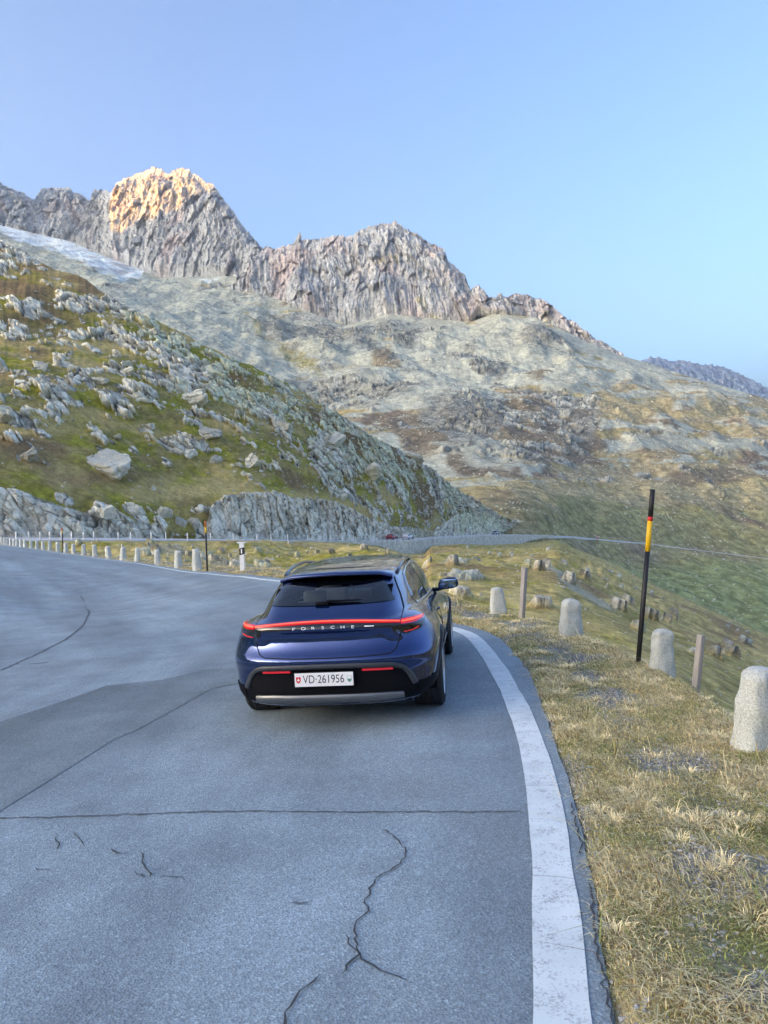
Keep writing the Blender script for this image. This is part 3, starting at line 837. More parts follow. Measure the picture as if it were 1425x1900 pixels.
mk('mountainside', Pb, gridfaces(*Pb.shape[:2]), M_mid, col=cb, kind='structure')

# ------------------------------------------------------------------ M4: rock peaks
def peaks(name, us, sky_pts, foot_pts, Df, run, amp, rough_px, seed, NR=330, warm=0.0, haze_tint=1.0):
    vt = curve(sky_pts, us); vf = curve(foot_pts, us) + 10
    n = fbm(np.stack([us / 11.0, us * 0 + seed, us * 0], -1), 1, 4, ridge=True)
    vt = vt - rough_px * n - 7.0 * np.clip(fbm(np.stack([us / 7.0, us * 0 + seed * 9, us * 0], -1), 1, 3), 0, 1) ** 1.3 - 9 * np.clip(fbm(np.stack([us / 3.6, us * 0 + seed * 4, us * 0], -1), 1, 2) - .1, 0, 1) + 3
    vf = np.maximum(vf, vt + 2)
    s = np.linspace(0, 1, NR)[:, None]
    V = vf + (vt - vf) * s; U = np.broadcast_to(us, V.shape)
    D0 = curve(Df, us); H = (vf - vt) / FPX * D0
    D = D0 + run * H * s ** 1.25
    P = unproj(U, V, D)
    ed = np.minimum(1, (s * 6)) * np.ones_like(V)
    Q = P + 14 * np.stack([fbm(P + seed, 160, 3), fbm(P + seed + 50, 160, 3), 0 * V], -1)
    Q = Q + np.stack([0.16 * Q[..., 2], 0 * V, 0 * V], -1) * math.cos(seed)
    big = fbm(Q + seed, (150, 190, 420), 4, ridge=True)
    k1, q1, i1 = facets(Q / [30, 44, 150] + seed, 1.2); k2, q2, i2 = facets(Q / [10, 15, 46] + 2 * seed, 1.2)
    ribs = fbm(Q + seed * 3, (44, 60, 190), 5, ridge=True, gain=0.55)
    fine = fbm(P + seed, (14, 18, 50), 4, ridge=True)
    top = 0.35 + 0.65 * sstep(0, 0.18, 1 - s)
    flu = fbm(Q / [1, 3.0, 16] + 9 * seed, 13, 4, ridge=True) + .6 * fbm(Q / [1, 3, 14], 5.5, 3, ridge=True)
    d = .72 * (big * amp * 1.2 + flu * amp * .36 + ribs * amp * 0.45 + (k1 - .5) * amp * .50 + (k2 - .5) * amp * .18 + fine * amp * 0.16) * ed * top
    P = P + np.array([0.0, -0.97, 0.25]) * d[..., None]
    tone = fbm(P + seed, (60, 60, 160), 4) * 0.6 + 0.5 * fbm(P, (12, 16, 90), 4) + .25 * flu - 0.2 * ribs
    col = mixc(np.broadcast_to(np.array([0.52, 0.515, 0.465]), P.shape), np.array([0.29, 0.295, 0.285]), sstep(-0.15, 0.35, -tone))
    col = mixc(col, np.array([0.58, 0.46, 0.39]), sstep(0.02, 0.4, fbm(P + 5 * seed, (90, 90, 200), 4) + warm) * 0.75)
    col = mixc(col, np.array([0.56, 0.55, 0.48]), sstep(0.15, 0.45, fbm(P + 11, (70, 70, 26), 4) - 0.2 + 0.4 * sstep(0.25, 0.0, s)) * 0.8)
    col = mixc(col, np.array([0.16, 0.155, 0.16]), np.clip((1 - sstep(0, .07, q1)) * .45 + (1 - sstep(0, .08, q2)) * .3, 0, 1))
    gg = sstep(0.2, 0.4, fbm(P + 3, 60, 4) + 0.3 * sstep(0.22, 0.02, s) - 0.12)
    col = mixc(col, OLIVE * 1.5, gg * 0.6 * (seed > 3))
    col = col * haze_tint * np.array([.93, .97, 1.06])
    back = []
    for k in (1, 2, 3, 4):
        q = P[-1].copy(); q[:, 1] += 25.0 * k ** 1.4; q[:, 2] -= 22.0 * k ** 1.5; back.append(q)
    Pb = np.concatenate([P, np.array(back)]); cb = np.concatenate([col, np.repeat(col[-1:], 4, 0)])
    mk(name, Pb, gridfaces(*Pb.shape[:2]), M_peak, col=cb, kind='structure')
    SHADE.append(P[::2, ::2])
    return Pb


SKY_A = [(-420, 440), (-250, 330), (-120, 380), (-60, 345), (0, 340), (20, 354), (45, 360), (66, 378), (74, 362), (80, 352), (100, 352), (130, 352), (160, 370), (171, 380), (177, 356), (196, 354), (208, 362),
         (214, 346), (240, 332), (265, 322), (290, 314), (305, 320), (316, 328), (322, 322), (345, 316), (362, 326), (385, 344), (395, 344), (410, 366), (430, 390), (450, 420), (470, 444), (487, 464), (502, 462),
         (515, 470), (560, 500), (620, 540)]
FOOT_A = [(-420, 520), (0, 424), (50, 434), (95, 448), (145, 448), (180, 474), (240, 490), (268, 516), (330, 528), (400, 522), (440, 528), (490, 535), (620, 560)]
peaks('rock_peak', np.arange(-420, 622, 1.2), SKY_A, FOOT_A, [(-420, 2620), (0, 2580), (150, 2560), (195, 2470), (215, 2330), (300, 2160), (400, 2050), (500, 1950), (620, 1950)], 0.85, 30, 5.0, 1.7, NR=340, warm=-0.05)
SKY_B = [(430, 545), (455, 500), (480, 472), (498, 462), (512, 468), (525, 458), (545, 454), (552, 440), (557, 432), (562, 446), (580, 445), (600, 444), (625, 440), (650, 444), (670, 430), (690, 422), (715, 417), (735, 416),
         (750, 428), (775, 440), (800, 454), (824, 464), (830, 484), (850, 500), (865, 520), (872, 540), (886, 530), (900, 548), (918, 560), (924, 548), (940, 556), (950, 548), (975, 550), (1000, 557), (1010, 564),
         (1040, 584), (1065, 604), (1080, 624), (1100, 633), (1125, 643), (1150, 664)]
FOOT_B = [(430, 560), (470, 545), (490, 575), (560, 588), (640, 612), (720, 592), (800, 606), (868, 606), (885, 575), (950, 590), (1010, 604), (1080, 640), (1150, 668)]
peaks('rock_massif', np.arange(430, 1151, 1.1), SKY_B, FOOT_B, [(430, 1800), (560, 1640), (720, 1590), (870, 1560), (1000, 1540), (1150, 1460)], 0.7, 24, 4.0, 5.3, NR=300, warm=0.06)

# far ridge, the blue of haze tinted into its rock colour
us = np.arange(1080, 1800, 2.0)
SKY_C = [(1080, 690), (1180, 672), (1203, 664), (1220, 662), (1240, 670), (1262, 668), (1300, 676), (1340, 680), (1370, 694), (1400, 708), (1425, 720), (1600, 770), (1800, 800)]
peaks('distant_ridge', us, SKY_C, [(1080, 800), (1800, 900)], [(1080, 6000), (1800, 6000)], 1.3, 45, 3.0, 2.2, NR=120, haze_tint=np.array([.50, .60, .78]))

# unseen ridge added left and behind, crest shaped to shadow all but the peak
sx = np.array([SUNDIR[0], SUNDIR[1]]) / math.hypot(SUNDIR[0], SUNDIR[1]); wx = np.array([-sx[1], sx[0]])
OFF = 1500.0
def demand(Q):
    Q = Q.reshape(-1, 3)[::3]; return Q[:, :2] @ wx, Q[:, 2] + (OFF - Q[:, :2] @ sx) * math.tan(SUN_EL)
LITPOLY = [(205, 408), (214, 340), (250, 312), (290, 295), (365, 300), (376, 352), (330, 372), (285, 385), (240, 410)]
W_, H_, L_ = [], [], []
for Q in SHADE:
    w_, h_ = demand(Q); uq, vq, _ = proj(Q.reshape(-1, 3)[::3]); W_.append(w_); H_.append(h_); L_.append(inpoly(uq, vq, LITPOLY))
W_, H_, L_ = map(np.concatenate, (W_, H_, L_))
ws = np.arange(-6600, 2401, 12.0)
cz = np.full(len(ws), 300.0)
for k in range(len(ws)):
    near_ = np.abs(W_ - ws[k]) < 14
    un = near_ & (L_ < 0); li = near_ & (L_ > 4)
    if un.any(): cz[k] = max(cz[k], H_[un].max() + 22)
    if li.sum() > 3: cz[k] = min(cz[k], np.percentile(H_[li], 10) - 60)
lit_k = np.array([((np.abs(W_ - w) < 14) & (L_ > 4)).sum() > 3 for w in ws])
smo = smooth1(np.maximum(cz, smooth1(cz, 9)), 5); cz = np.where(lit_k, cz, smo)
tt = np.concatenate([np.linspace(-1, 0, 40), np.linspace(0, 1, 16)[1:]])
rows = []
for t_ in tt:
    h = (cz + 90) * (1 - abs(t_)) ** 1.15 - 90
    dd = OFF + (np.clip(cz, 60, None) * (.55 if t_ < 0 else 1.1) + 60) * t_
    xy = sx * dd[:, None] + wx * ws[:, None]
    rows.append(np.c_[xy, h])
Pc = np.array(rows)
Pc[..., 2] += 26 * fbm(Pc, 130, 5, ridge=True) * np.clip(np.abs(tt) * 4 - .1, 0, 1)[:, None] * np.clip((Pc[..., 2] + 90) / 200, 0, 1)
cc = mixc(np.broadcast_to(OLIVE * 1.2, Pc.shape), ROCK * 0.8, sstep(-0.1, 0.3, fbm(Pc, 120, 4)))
mk('shadow_ridge', Pc, gridfaces(*Pc.shape[:2]), M_mid, col=cc, kind='structure')
# slope on the uphill side behind us
ga = np.linspace(rad(95), rad(265), 90); gr = np.r_[np.geomspace(22, 520, 40), 620, 800]
A_, R_ = np.meshgrid(ga, gr); Hx, Hy = R_ * np.sin(A_), R_ * np.cos(A_)
hz_ = np.where(R_ < 520, -3 + 122 * sstep(20, 520, R_) ** .9, 119 - (R_ - 520) * .9)
Pq = np.stack([Hx, Hy, hz_ * sstep(rad(92), rad(125), A_) * sstep(rad(268), rad(240), A_)], -1)
Pq[..., 2] += fbm(Pq, 60, 5) * 14 * sstep(30, 200, R_) - 3
cq = mixc(np.broadcast_to(OLIVE, Pq.shape), ROCK * .8, sstep(0, .3, fbm(Pq, 35, 4)))
mk('rear_hillside', Pq, gridfaces(*Pq.shape[:2], flip=True), M_mid, col=cq, kind='structure')
# valley ground under everything, out of sight from the road
gx = np.linspace(-7000, 8000, 60); gy = np.linspace(-3500, 8500, 60)
G = np.stack(np.meshgrid(gx, gy), -1); G = np.concatenate([G, np.full(G.shape[:2] + (1,), -150.0)], -1)
mk('valley_ground', G, gridfaces(60, 60), M_mid, col=np.broadcast_to(OLIVE, G.shape), kind='structure')

# haze
ZTOP = max(o.matrix_world.translation.z + max(c[2] for c in o.bound_box) for o in S.objects if o.type == 'MESH') + 5
HZ = pmat('haze_air', (1, 1, 1)); t_ = HZ.node_tree; t_.nodes.remove(t_.nodes['Principled BSDF'])
pv = t_.nodes.new('ShaderNodeVolumePrincipled'); pv.inputs['Density'].default_value = HAZE_DENS
pv.inputs['Color'].default_value = (0.80, 0.90, 1.0, 1); pv.inputs['Anisotropy'].default_value = 0.65
t_.links.new(pv.outputs[0], t_.nodes['Material Output'].inputs['Volume'])
HZ.volume_intersection_method = 'FAST' if hasattr(HZ, 'volume_intersection_method') else None
b = np.array([(x_, y_, z_) for z_ in (-151, ZTOP) for y_ in (-4600, 8900) for x_ in (-7500, 8500)], float)
hz_ = mk('haze', b, [(0, 2, 3, 1), (4, 5, 7, 6), (0, 1, 5, 4), (2, 6, 7, 3), (0, 4, 6, 2), (1, 3, 7, 5)], HZ, smooth=False, kind='stuff')

# ================================================================== the blue estate car
def interp(x, pts):
    p = np.array(pts, float); return np.interp(x, p[:, 0], p[:, 1])


def pchip(x, pts):
    """monotone smooth interpolation"""
    p = np.array(pts, float); X, Y = p[:, 0], p[:, 1]
    h = np.diff(X); d = np.diff(Y) / h
    mm = np.zeros(len(X)); mm[0], mm[-1] = d[0], d[-1]
    for i in range(1, len(X) - 1):
        if d[i - 1] * d[i] > 0:
            w1 = 2 * h[i] + h[i - 1]; w2 = h[i] + 2 * h[i - 1]
            mm[i] = (w1 + w2) / (w1 / d[i - 1] + w2 / d[i])
    x = np.clip(np.asarray(x, float), X[0], X[-1]); k = np.clip(np.searchsorted(X, x) - 1, 0, len(X) - 2)
    t = (x - X[k]) / h[k]
    return ((1 + 2 * t) * (1 - t) ** 2 * Y[k] + t * (1 - t) ** 2 * h[k] * mm[k] + t * t * (3 - 2 * t) * Y[k + 1] + t * t * (t - 1) * h[k] * mm[k + 1])


def lower_body(shrink=0.0):
    zs = np.concatenate([np.linspace(0.22, 0.56, 24), np.linspace(0.57, 0.72, 16), np.linspace(0.73, 1.0, 34)])
    rings = []
    for z in zs:
        yr = pchip(z, [(.20, .16), (.26, .09), (.33, .055), (.42, .05), (.50, .05), (.56, .035), (.60, .004), (.635, 0), (.67, .018), (.71, .05), (.77, .075), (.83, .085), (.865, .085), (.885, .06), (.905, .045), (.935, .05), (.955, .075), (.975, .13), (1.0, .23)])
        yf = pchip(z, [(.20, 4.75), (.4, 4.96), (.6, 4.95), (.7, 4.85), (.8, 4.55), (.88, 4.1), (.95, 3.7), (1.0, 3.4)])
        w0 = pchip(z, [(.20, .80), (.28, .88), (.36, .925), (.48, .945), (.6, .955), (.7, .955), (.78, .94), (.85, .915), (.9, .885), (.95, .84), (.98, .80), (1.0, .76)])
        Lr = pchip(z, [(.2, .5), (.5, .62), (.7, .66), (.9, .62), (1.0, .6)]); n = 2.7
        k = math.exp(-((z - .72) / .22) ** 2)
        ph = np.linspace(0, math.pi / 2, 40)
        ya = yr + Lr * (1 - np.cos(ph) ** (2 / n)); xa = np.sin(ph) ** (2 / n)
        yb = np.linspace(yr + Lr, yf - 1.0, 70)[1:-1]
        yc = yf - 1.0 * (1 - np.sin(ph) ** (2 / 2.4)); xc = np.cos(ph) ** (2 / 2.4)
        y = np.r_[ya, yb, yc]; x_ = np.r_[xa, np.ones(len(yb)), xc]
        w = w0 + k * (0.045 * np.exp(-((y - 1.08) / .55) ** 2) + 0.03 * np.exp(-((y - 3.97) / .5) ** 2) - 0.012 * np.exp(-((y - 2.5) / .6) ** 2))
        x_ = x_ * w
        rings.append(np.stack([np.r_[x_, -x_[::-1][1:-1]], np.r_[y, y[::-1][1:-1]], np.full(2 * len(y) - 2, z)], -1))
    V = np.array(rings); nr, nc = V.shape[:2]
    F = [tuple(int(i) for i in f) for f in gridfaces(nr, nc, closed=True)]
    F.append(tuple(range(nc))[::-1]); F.append(tuple(range((nr - 1) * nc, nr * nc)))
    return V.reshape(-1, 3), F


ZC = [(.14, .97), (.25, 1.045), (.36, 1.11), (.5, 1.195), (.64, 1.27), (.78, 1.33), (.92, 1.372), (1.15, 1.405), (1.6, 1.435), (2.1, 1.448), (2.6, 1.448), (2.95, 1.42), (3.25, 1.31), (3.55, 1.15), (3.85, 1.01), (4.1, .93), (4.6, .80)]
WB = [(.14, .655), (.36, .715), (.64, .735), (1., .76), (1.5, .79), (2.2, .80), (3., .79), (3.5, .74), (4., .66), (4.6, .6)]


def upper_body():
    ys = np.linspace(.14, 4.6, 150); zb = .80
    pr = [(-1, 0), (-.985, .2), (-.965, .36), (-.915, .55), (-.84, .73), (-.765, .86), (-.68, .935), (-.55, .973), (-.35, .992), (0, 1), (.35, .992), (.55, .973), (.68, .935), (.765, .86), (.84, .73), (.915, .55), (.965, .36), (.985, .2), (1, 0)]
    pr = np.array(pr); t = np.linspace(0, 1, len(pr)); tt = np.linspace(0, 1, 91)
    px_ = pchip(tt, np.c_[t, pr[:, 0]]); pz = np.interp(tt, t, pr[:, 1])
    px_ = smooth1(px_, 9); pz = smooth1(pz, 9)
    rings = []
    for y in ys:
        zc = pchip(y, ZC); w = pchip(y, WB)
        rings.append(np.stack([w * px_, np.full(91, y), zb + (zc - zb) * pz], -1))
    V = np.array(rings); nr, nc = V.shape[:2]
    F = [tuple(int(i) for i in f) for f in gridfaces(nr, nc, closed=True)]
    F.append(tuple(range(nc))[::-1]); F.append(tuple(range((nr - 1) * nc, nr * nc)))
    return V.reshape(-1, 3), F


def fused(parts, voxel, it):
    """voxel-fuse closed shells into one smooth skin, returned as a bare mesh"""
    V = []; F = []
    for v, f in parts:
        o = len(V); V += [tuple(p) for p in v]; F += [tuple(i + o for i in q) for q in f]
    me = bpy.data.meshes.new('body'); me.from_pydata(V, [], F); me.update()
    bm = bmesh.new(); bm.from_mesh(me); bmesh.ops.recalc_face_normals(bm, faces=bm.faces); bm.to_mesh(me); bm.free()
    o = bpy.data.objects.new('body_tmp', me); S.collection.objects.link(o)
    r = o.modifiers.new('r', 'REMESH'); r.mode = 'VOXEL'; r.voxel_size = voxel; r.use_smooth_shade = True
    s_ = o.modifiers.new('s', 'SMOOTH'); s_.factor = 0.5; s_.iterations = it
    dg = bpy.context.evaluated_depsgraph_get(); dg.update()
    res = bpy.data.meshes.new_from_object(o.evaluated_get(dg))
    bpy.data.objects.remove(o)
    res.polygons.foreach_set('use_smooth', np.ones(len(res.polygons), bool))
    return res


body_me = fused([lower_body(), upper_body()], 0.016, 14)
BV = np.zeros(len(body_me.vertices) * 3); body_me.vertices.foreach_get('co', BV); BV = BV.reshape(-1, 3)
_faces = [tuple(p.vertices) for p in body_me.polygons]
bvh = BVHTree.FromPolygons([tuple(v) for v in BV], _faces)


def hit(o, d):
    h, n, i, dist = bvh.ray_cast(Vector(o), Vector(d))
    return (np.array(h), np.array(n)) if h is not None else (None, None)


def shoot(a, b, mode):
    """rear: (a, b) = (x, z), fired forward; left/right: (y, z), fired inward; top: (x, y) fired down"""
    if mode == 'rear': h, n = hit((a, -1, b), (0, 1, 0))
    elif mode == 'front': h, n = hit((a, 6, b), (0, -1, 0))
    elif mode == 'right': h, n = hit((2, a, b), (-1, 0, 0))
    elif mode == 'left': h, n = hit((-2, a, b), (1, 0, 0))
    else: h, n = hit((a, b, 3), (0, 0, -1))
    if h is None:
        p = {'rear': (a, .4, b), 'front': (a, 3.5, b), 'right': (.8, a, b), 'left': (-.8, a, b), 'top': (a, b, 1.3)}[mode]
        loc, nn, i, dd = bvh.find_nearest(Vector(p)); h, n = np.array(loc), np.array(nn)
    return h, n


def patch(name, lo, hi, mode, mat, parent, off=0.004, thick=0.012, nu=40, nv=4, bulge=0.0, crown=0.0, **kw):
    """skin panel between two outline curves, laid on the body with its own thickness"""
    def rs(c, n):
        c = np.array(c, float); d = np.r_[0, np.cumsum(np.linalg.norm(np.diff(c, axis=0), axis=1))]
        t = np.linspace(0, d[-1], n); return np.stack([np.interp(t, d, c[:, 0]), np.interp(t, d, c[:, 1])], -1)
    A, B = rs(lo, nu), rs(hi, nu)
    top = []; bot = []
    for j in range(nv + 1):
        t = j / nv
        for i in range(nu):
            q = A[i] + (B[i] - A[i]) * t
            h, n = shoot(q[0], q[1], mode)
            c = crown * (1 - (2 * t - 1) ** 2)
            top.append(h + n * (off + c)); bot.append(h + n * (off - thick))
    nr, nc = nv + 1, nu
    N = len(top); F = [tuple(int(x) for x in f) for f in gridfaces(nr, nc)]
    ring = [(0, i) for i in range(nc)] + [(j, nc - 1) for j in range(1, nr)] + [(nr - 1, i) for i in range(nc - 2, -1, -1)] + [(j, 0) for j in range(nr - 2, 0, -1)]
    ids = [r * nc + c for r, c in ring]
    for a, b in zip(ids, ids[1:] + ids[:1]):
        F.append((a, a + N, b + N, b))
    me = bpy.data.meshes.new(name); me.from_pydata([tuple(p) for p in top + bot], [], F)
    bm = bmesh.new(); bm.from_mesh(me); bmesh.ops.recalc_face_normals(bm, faces=bm.faces)
    # outward = away from the car's middle
    cz_ = sum((f.normal.dot(f.calc_center_median() - Vector((0, 2.4, .7))) for f in bm.faces))
    if cz_ < 0: bmesh.ops.reverse_faces(bm, faces=bm.faces)
    bm.to_mesh(me); bm.free()
    me.polygons.foreach_set('use_smooth', np.ones(len(me.polygons), bool))
    try: me.set_sharp_from_angle(angle=rad(50))
    except Exception: pass
    me.materials.append(mat)
    return link(bpy.data.objects.new(name, me), parent, **kw)


def ribbon(name, pts, width, mode, mat, parent, off=0.0025, closed=False, rise=0.0, step=0.03):
    """narrow strip following a line on the body"""
    p = np.array(pts, float)
    if closed: p = np.vstack([p, p[:1]])
    p, _ = resample(np.c_[p], step=step)
    tg = np.gradient(p, axis=0); tg /= np.linalg.norm(tg, axis=1)[:, None] + 1e-9
    nn = np.stack([-tg[:, 1], tg[:, 0]], -1)
    rows = []
    for sgn, o in ((-1, off - .012), (-1, off), (0, off + rise), (1, off), (1, off - .012)):
        r = []
        for q in p + nn * sgn * width / 2:
            h, n = shoot(q[0], q[1], mode); r.append(h + n * o)
        rows.append(r)
    return mk(name, np.array(rows), gridfaces(5, len(p)), mat, parent)


def arcpts(cx, cy, r, a0, a1, n):
    a = np.linspace(rad(a0), rad(a1), n); return [(cx + r * math.cos(t), cy + r * math.sin(t)) for t in a]


def lathe(prof, n=48):
    """profile (radius, x) spun about the x axis"""
    a = np.linspace(0, 2 * math.pi, n, endpoint=False); p = np.array(prof, float)
    V = np.stack([np.broadcast_to(p[:, 1, None], (len(p), n)), p[:, 0, None] * np.cos(a), p[:, 0, None] * np.sin(a)], -1)
    return V.reshape(-1, 3), gridfaces(len(p), n, closed=True)


def boxm(c, s, bev=0.0, seg=2):
    bm = bmesh.new(); bmesh.ops.create_cube(bm, size=1.0)
    for v in bm.verts: v.co = Vector((v.co.x * s[0] + c[0], v.co.y * s[1] + c[1], v.co.z * s[2] + c[2]))
    if bev: bmesh.ops.bevel(bm, geom=bm.edges[:], offset=bev, segments=seg, affect='EDGES', profile=0.5)
    bm.verts.index_update()
    V = np.array([v.co[:] for v in bm.verts]); F = [tuple(v.index for v in f.verts) for f in bm.faces]
    bm.free(); return V, F


def joinm(*ms):
    V = []; F = []; o = 0
    for v, f in ms:
        V.append(np.asarray(v)); F += [tuple(int(i) + o for i in q) for q in f]; o += len(v)
    return np.concatenate(V), F


def tube(pts, r, n=8, caps=True):
    pts = np.array(pts, float); rr = np.broadcast_to(np.asarray(r, float), len(pts))
    tg = np.gradient(pts, axis=0); tg /= np.linalg.norm(tg, axis=1)[:, None]
    up_ = np.array([0, 0, 1.0]) if abs(tg[0, 2]) < .9 else np.array([1.0, 0, 0])
    a = np.linspace(0, 2 * math.pi, n, endpoint=False); V = []
    for p, t, q in zip(pts, tg, rr):
        s_ = np.cross(t, up_); s_ /= np.linalg.norm(s_); b_ = np.cross(s_, t)
        V += [p + q * (math.cos(x_) * s_ + math.sin(x_) * b_) for x_ in a]
    F = [tuple(int(i) for i in f) for f in gridfaces(len(pts), n, closed=True)]
    if caps: F += [tuple(range(n))[::-1], tuple(range((len(pts) - 1) * n, len(pts) * n))]
    return np.array(V), F


def text_mesh(s, size, sx=1.0, ext=0.001, spacing=1.0):
    c = bpy.data.curves.new('lettering', 'FONT'); c.body = s; c.size = size; c.extrude = ext; c.align_x = 'CENTER'; c.align_y = 'CENTER'; c.space_character = spacing
    o = bpy.data.objects.new('lettering', c); S.collection.objects.link(o)
    dg = bpy.context.evaluated_depsgraph_get(); dg.update()
    me = bpy.data.meshes.new_from_object(o.evaluated_get(dg)); bpy.data.objects.remove(o)
    for v in me.vertices: v.co.x *= sx
    return me


# materials
x = NT('blue_paint'); b = x.b
b.inputs['Base Color'].default_value = (0.010, 0.030, 0.22, 1); b.inputs['Metallic'].default_value = 0.85; b.inputs['Roughness'].default_value = 0.14
b.inputs['Coat Weight'].default_value = 1.0; b.inputs['Coat Roughness'].default_value = 0.01; b.inputs['Coat IOR'].default_value = 1.65
lw = x.n('TexNoise', {'Vector': x.n('TexCoord').outputs['Object'], 'Scale': 1400.0, 'Detail': 1.0}).outputs['Fac']
x.l(x.mix(lw, (0.001, 0.020, 0.110), (0.002, 0.034, 0.18)), b.inputs['Base Color'])
M_blue = x.m
M_clad = pmat('grey_cladding', (0.035, 0.040, 0.05), 0.45, nscale=160, namt=0.2)
M_black = pmat('black_plastic', (0.003, 0.0035, 0.006), 0.6, nscale=80, namt=0.3, spec=0.12)
M_gloss = pmat('gloss_black', (0.008, 0.009, 0.012), 0.06, nscale=40, namt=0.1, coat=0.6)
M_silver = pmat('satin_silver', (0.17, 0.18, 0.195), 0.36, metal=0.8, nscale=120, namt=0.08)
M_chrome = pmat('trim_metal', (0.62, 0.64, 0.67), 0.2, metal=1.0, nscale=60, namt=0.05)
M_rub = pmat('tyre_rubber', (0.018, 0.018, 0.02), 0.75, nscale=60, namt=0.3, bump=0.002)
M_rim = pmat('alloy', (0.50, 0.51, 0.53), 0.28, metal=0.9, nscale=60, namt=0.08)
M_redl = pmat('red_lamp', (0.35, 0.006, 0.01), 0.15, emit=(1.0, 0.006, 0.006), estr=0.075, coat=0.5, nscale=40, namt=0.1)
M_core = pmat('lamp_core', (0.5, 0.1, 0.05), 0.3, emit=(1.0, 0.10, 0.04), estr=0.22, nscale=40, namt=0.1)
M_refl = pmat('red_reflector_glow', (0.55, 0.012, 0.02), 0.18, emit=(1.0, 0.02, 0.03), estr=0.045, coat=0.6, nscale=90, namt=0.25)  # red reflector plastic with a faint added glow of its own
M_seat = pmat('seat_leather', (0.09, 0.10, 0.115), 0.5, nscale=60, namt=0.2)
M_trimd = pmat('cabin_trim', (0.025, 0.028, 0.033), 0.7, nscale=60, namt=0.2)
M_plate = pmat('plate_white', (0.78, 0.79, 0.80), 0.35, nscale=60, namt=0.03)
M_ink = pmat('plate_ink', (0.015, 0.016, 0.02), 0.4, nscale=60, namt=0.2)
M_crossr = pmat('shield_red', (0.65, 0.02, 0.03), 0.4, nscale=60, namt=0.1)
M_green = pmat('shield_green', (0.10, 0.26, 0.20), 0.4, nscale=60, namt=0.1)
M_badge = pmat('letter_white_glow', (0.80, 0.82, 0.86), 0.25, nscale=60, namt=0.05, emit=(0.9, 0.92, 1.0), estr=0.03)  # unlit letters brightened by a little emission


def glass(name, tint, fac):
    x = NT(name); x.t.nodes.remove(x.b)
    tr = x.n('BsdfTransparent', {'Color': (*tint, 1)}); gl = x.n('BsdfGlossy', {'Color': (1, 1, 1, 1), 'Roughness': 0.015})
    fr = x.n('Fresnel', {'IOR': 1.5}); m1 = x.n('Math', {0: fr.outputs[0], 1: fac}, operation='MULTIPLY')
    ms = x.n('MixShader', {0: m1.outputs[0], 1: tr.outputs[0], 2: gl.outputs[0]})
    x.l(ms.outputs[0], x.out.inputs['Surface']); return x.m


M_glass = glass('tinted_glass', (0.72, 0.80, 0.82), 1.5)
M_glassc = glass('clear_glass', (0.85, 0.92, 0.90), 1.2)
M_roofg = pmat('roof_glass', (0.012, 0.013, 0.015), 0.04, nscale=20, namt=0.1, coat=1.0)

Mcar = Matrix([[*CB[0], CO[0]], [*CB[1], CO[1]], [*CB[2], CO[2]], [0, 0, 0, 1]])
Mcar = Mcar @ Matrix.Translation((.01, 0, 0))
car = empty('estate_car', Mcar, label='dark blue estate car with a glowing red light bar, driving away along the bend', cat='car')

# body skin with openings for windows and wheels
WIN_REAR_LO = [(-.595, 1.10), (-.3, 1.092), (0, 1.088), (.3, 1.092), (.595, 1.10)]
WIN_REAR_HI = [(-.49, 1.265), (-.40, 1.312), (-.2, 1.328), (0, 1.332), (.2, 1.328), (.40, 1.312), (.49, 1.265)]
SIDE_LO = [(1.02, 1.08), (1.10, 1.015), (1.4, 1.0), (2.0, .99), (2.7, .985), (3.1, .985), (3.32, .99)]
SIDE_HI = [(1.02, 1.09), (1.06, 1.20), (1.22, 1.29), (1.6, 1.34), (2.1, 1.362), (2.45, 1.352), (2.75, 1.30), (3.1, 1.14), (3.34, .995)]
FRONT_LO = [(-.60, 1.03), (0, 1.05), (.60, 1.03)]
FRONT_HI = [(-.52, 1.30), (0, 1.345), (.52, 1.30)]


def between(a, b, lo, hi, pad):
    return (a > lo[0][0] + pad) & (a < lo[-1][0] - pad) & (b > interp(a, lo) + pad) & (b < interp(a, hi) - pad)


fc = np.array([BV[list(f)].mean(0) for f in _faces])
X_, Y_, Z_ = fc.T
kill = between(X_, Z_, WIN_REAR_LO, WIN_REAR_HI, 0.03) & (Y_ < 1.1)
kill |= between(Y_, Z_, SIDE_LO, SIDE_HI, 0.02) & (np.abs(X_) > .45)
kill |= between(X_, Z_, FRONT_LO, FRONT_HI, 0.02) & (Y_ > 2.7)
for wy in (1.07, 3.97):
    kill |= (np.hypot(Y_ - wy, Z_ - .355) < .385) & (np.abs(X_) > .60)
bm = bmesh.new(); bm.from_mesh(body_me); bm.faces.ensure_lookup_table()
bmesh.ops.delete(bm, geom=[bm.faces[i] for i in np.nonzero(kill)[0]], context='FACES'); bm.to_mesh(body_me); bm.free()
body_me.name = 'body'; body_me.materials.append(M_blue)
body = link(bpy.data.objects.new('body', body_me), car)

# rear window: dark border and pane
rw = patch('rear_window', WIN_REAR_LO, WIN_REAR_HI, 'rear', M_glass, car, off=0.006, thick=0.004, nu=44, nv=14)
def inset(c, k, d): return [(a * k, b + d) for a, b in c]
for nm, lo, hi in (('window_border', WIN_REAR_LO, inset(WIN_REAR_LO, .99, .030)), ('window_border', [(a * .93, min(b - .045, 1.255)) for a, b in WIN_REAR_HI], WIN_REAR_HI)):
    patch(nm, lo, hi, 'rear', M_gloss, rw, off=0.003, thick=0.005, nu=40, nv=4)
for sgn in (-1, 1):
    patch('window_border', [(sgn * .595, 1.10), (sgn * .49, 1.267)], [(sgn * .52, 1.10), (sgn * .43, 1.267)], 'rear', M_gloss, rw, off=0.003, thick=0.005, nu=14, nv=3)
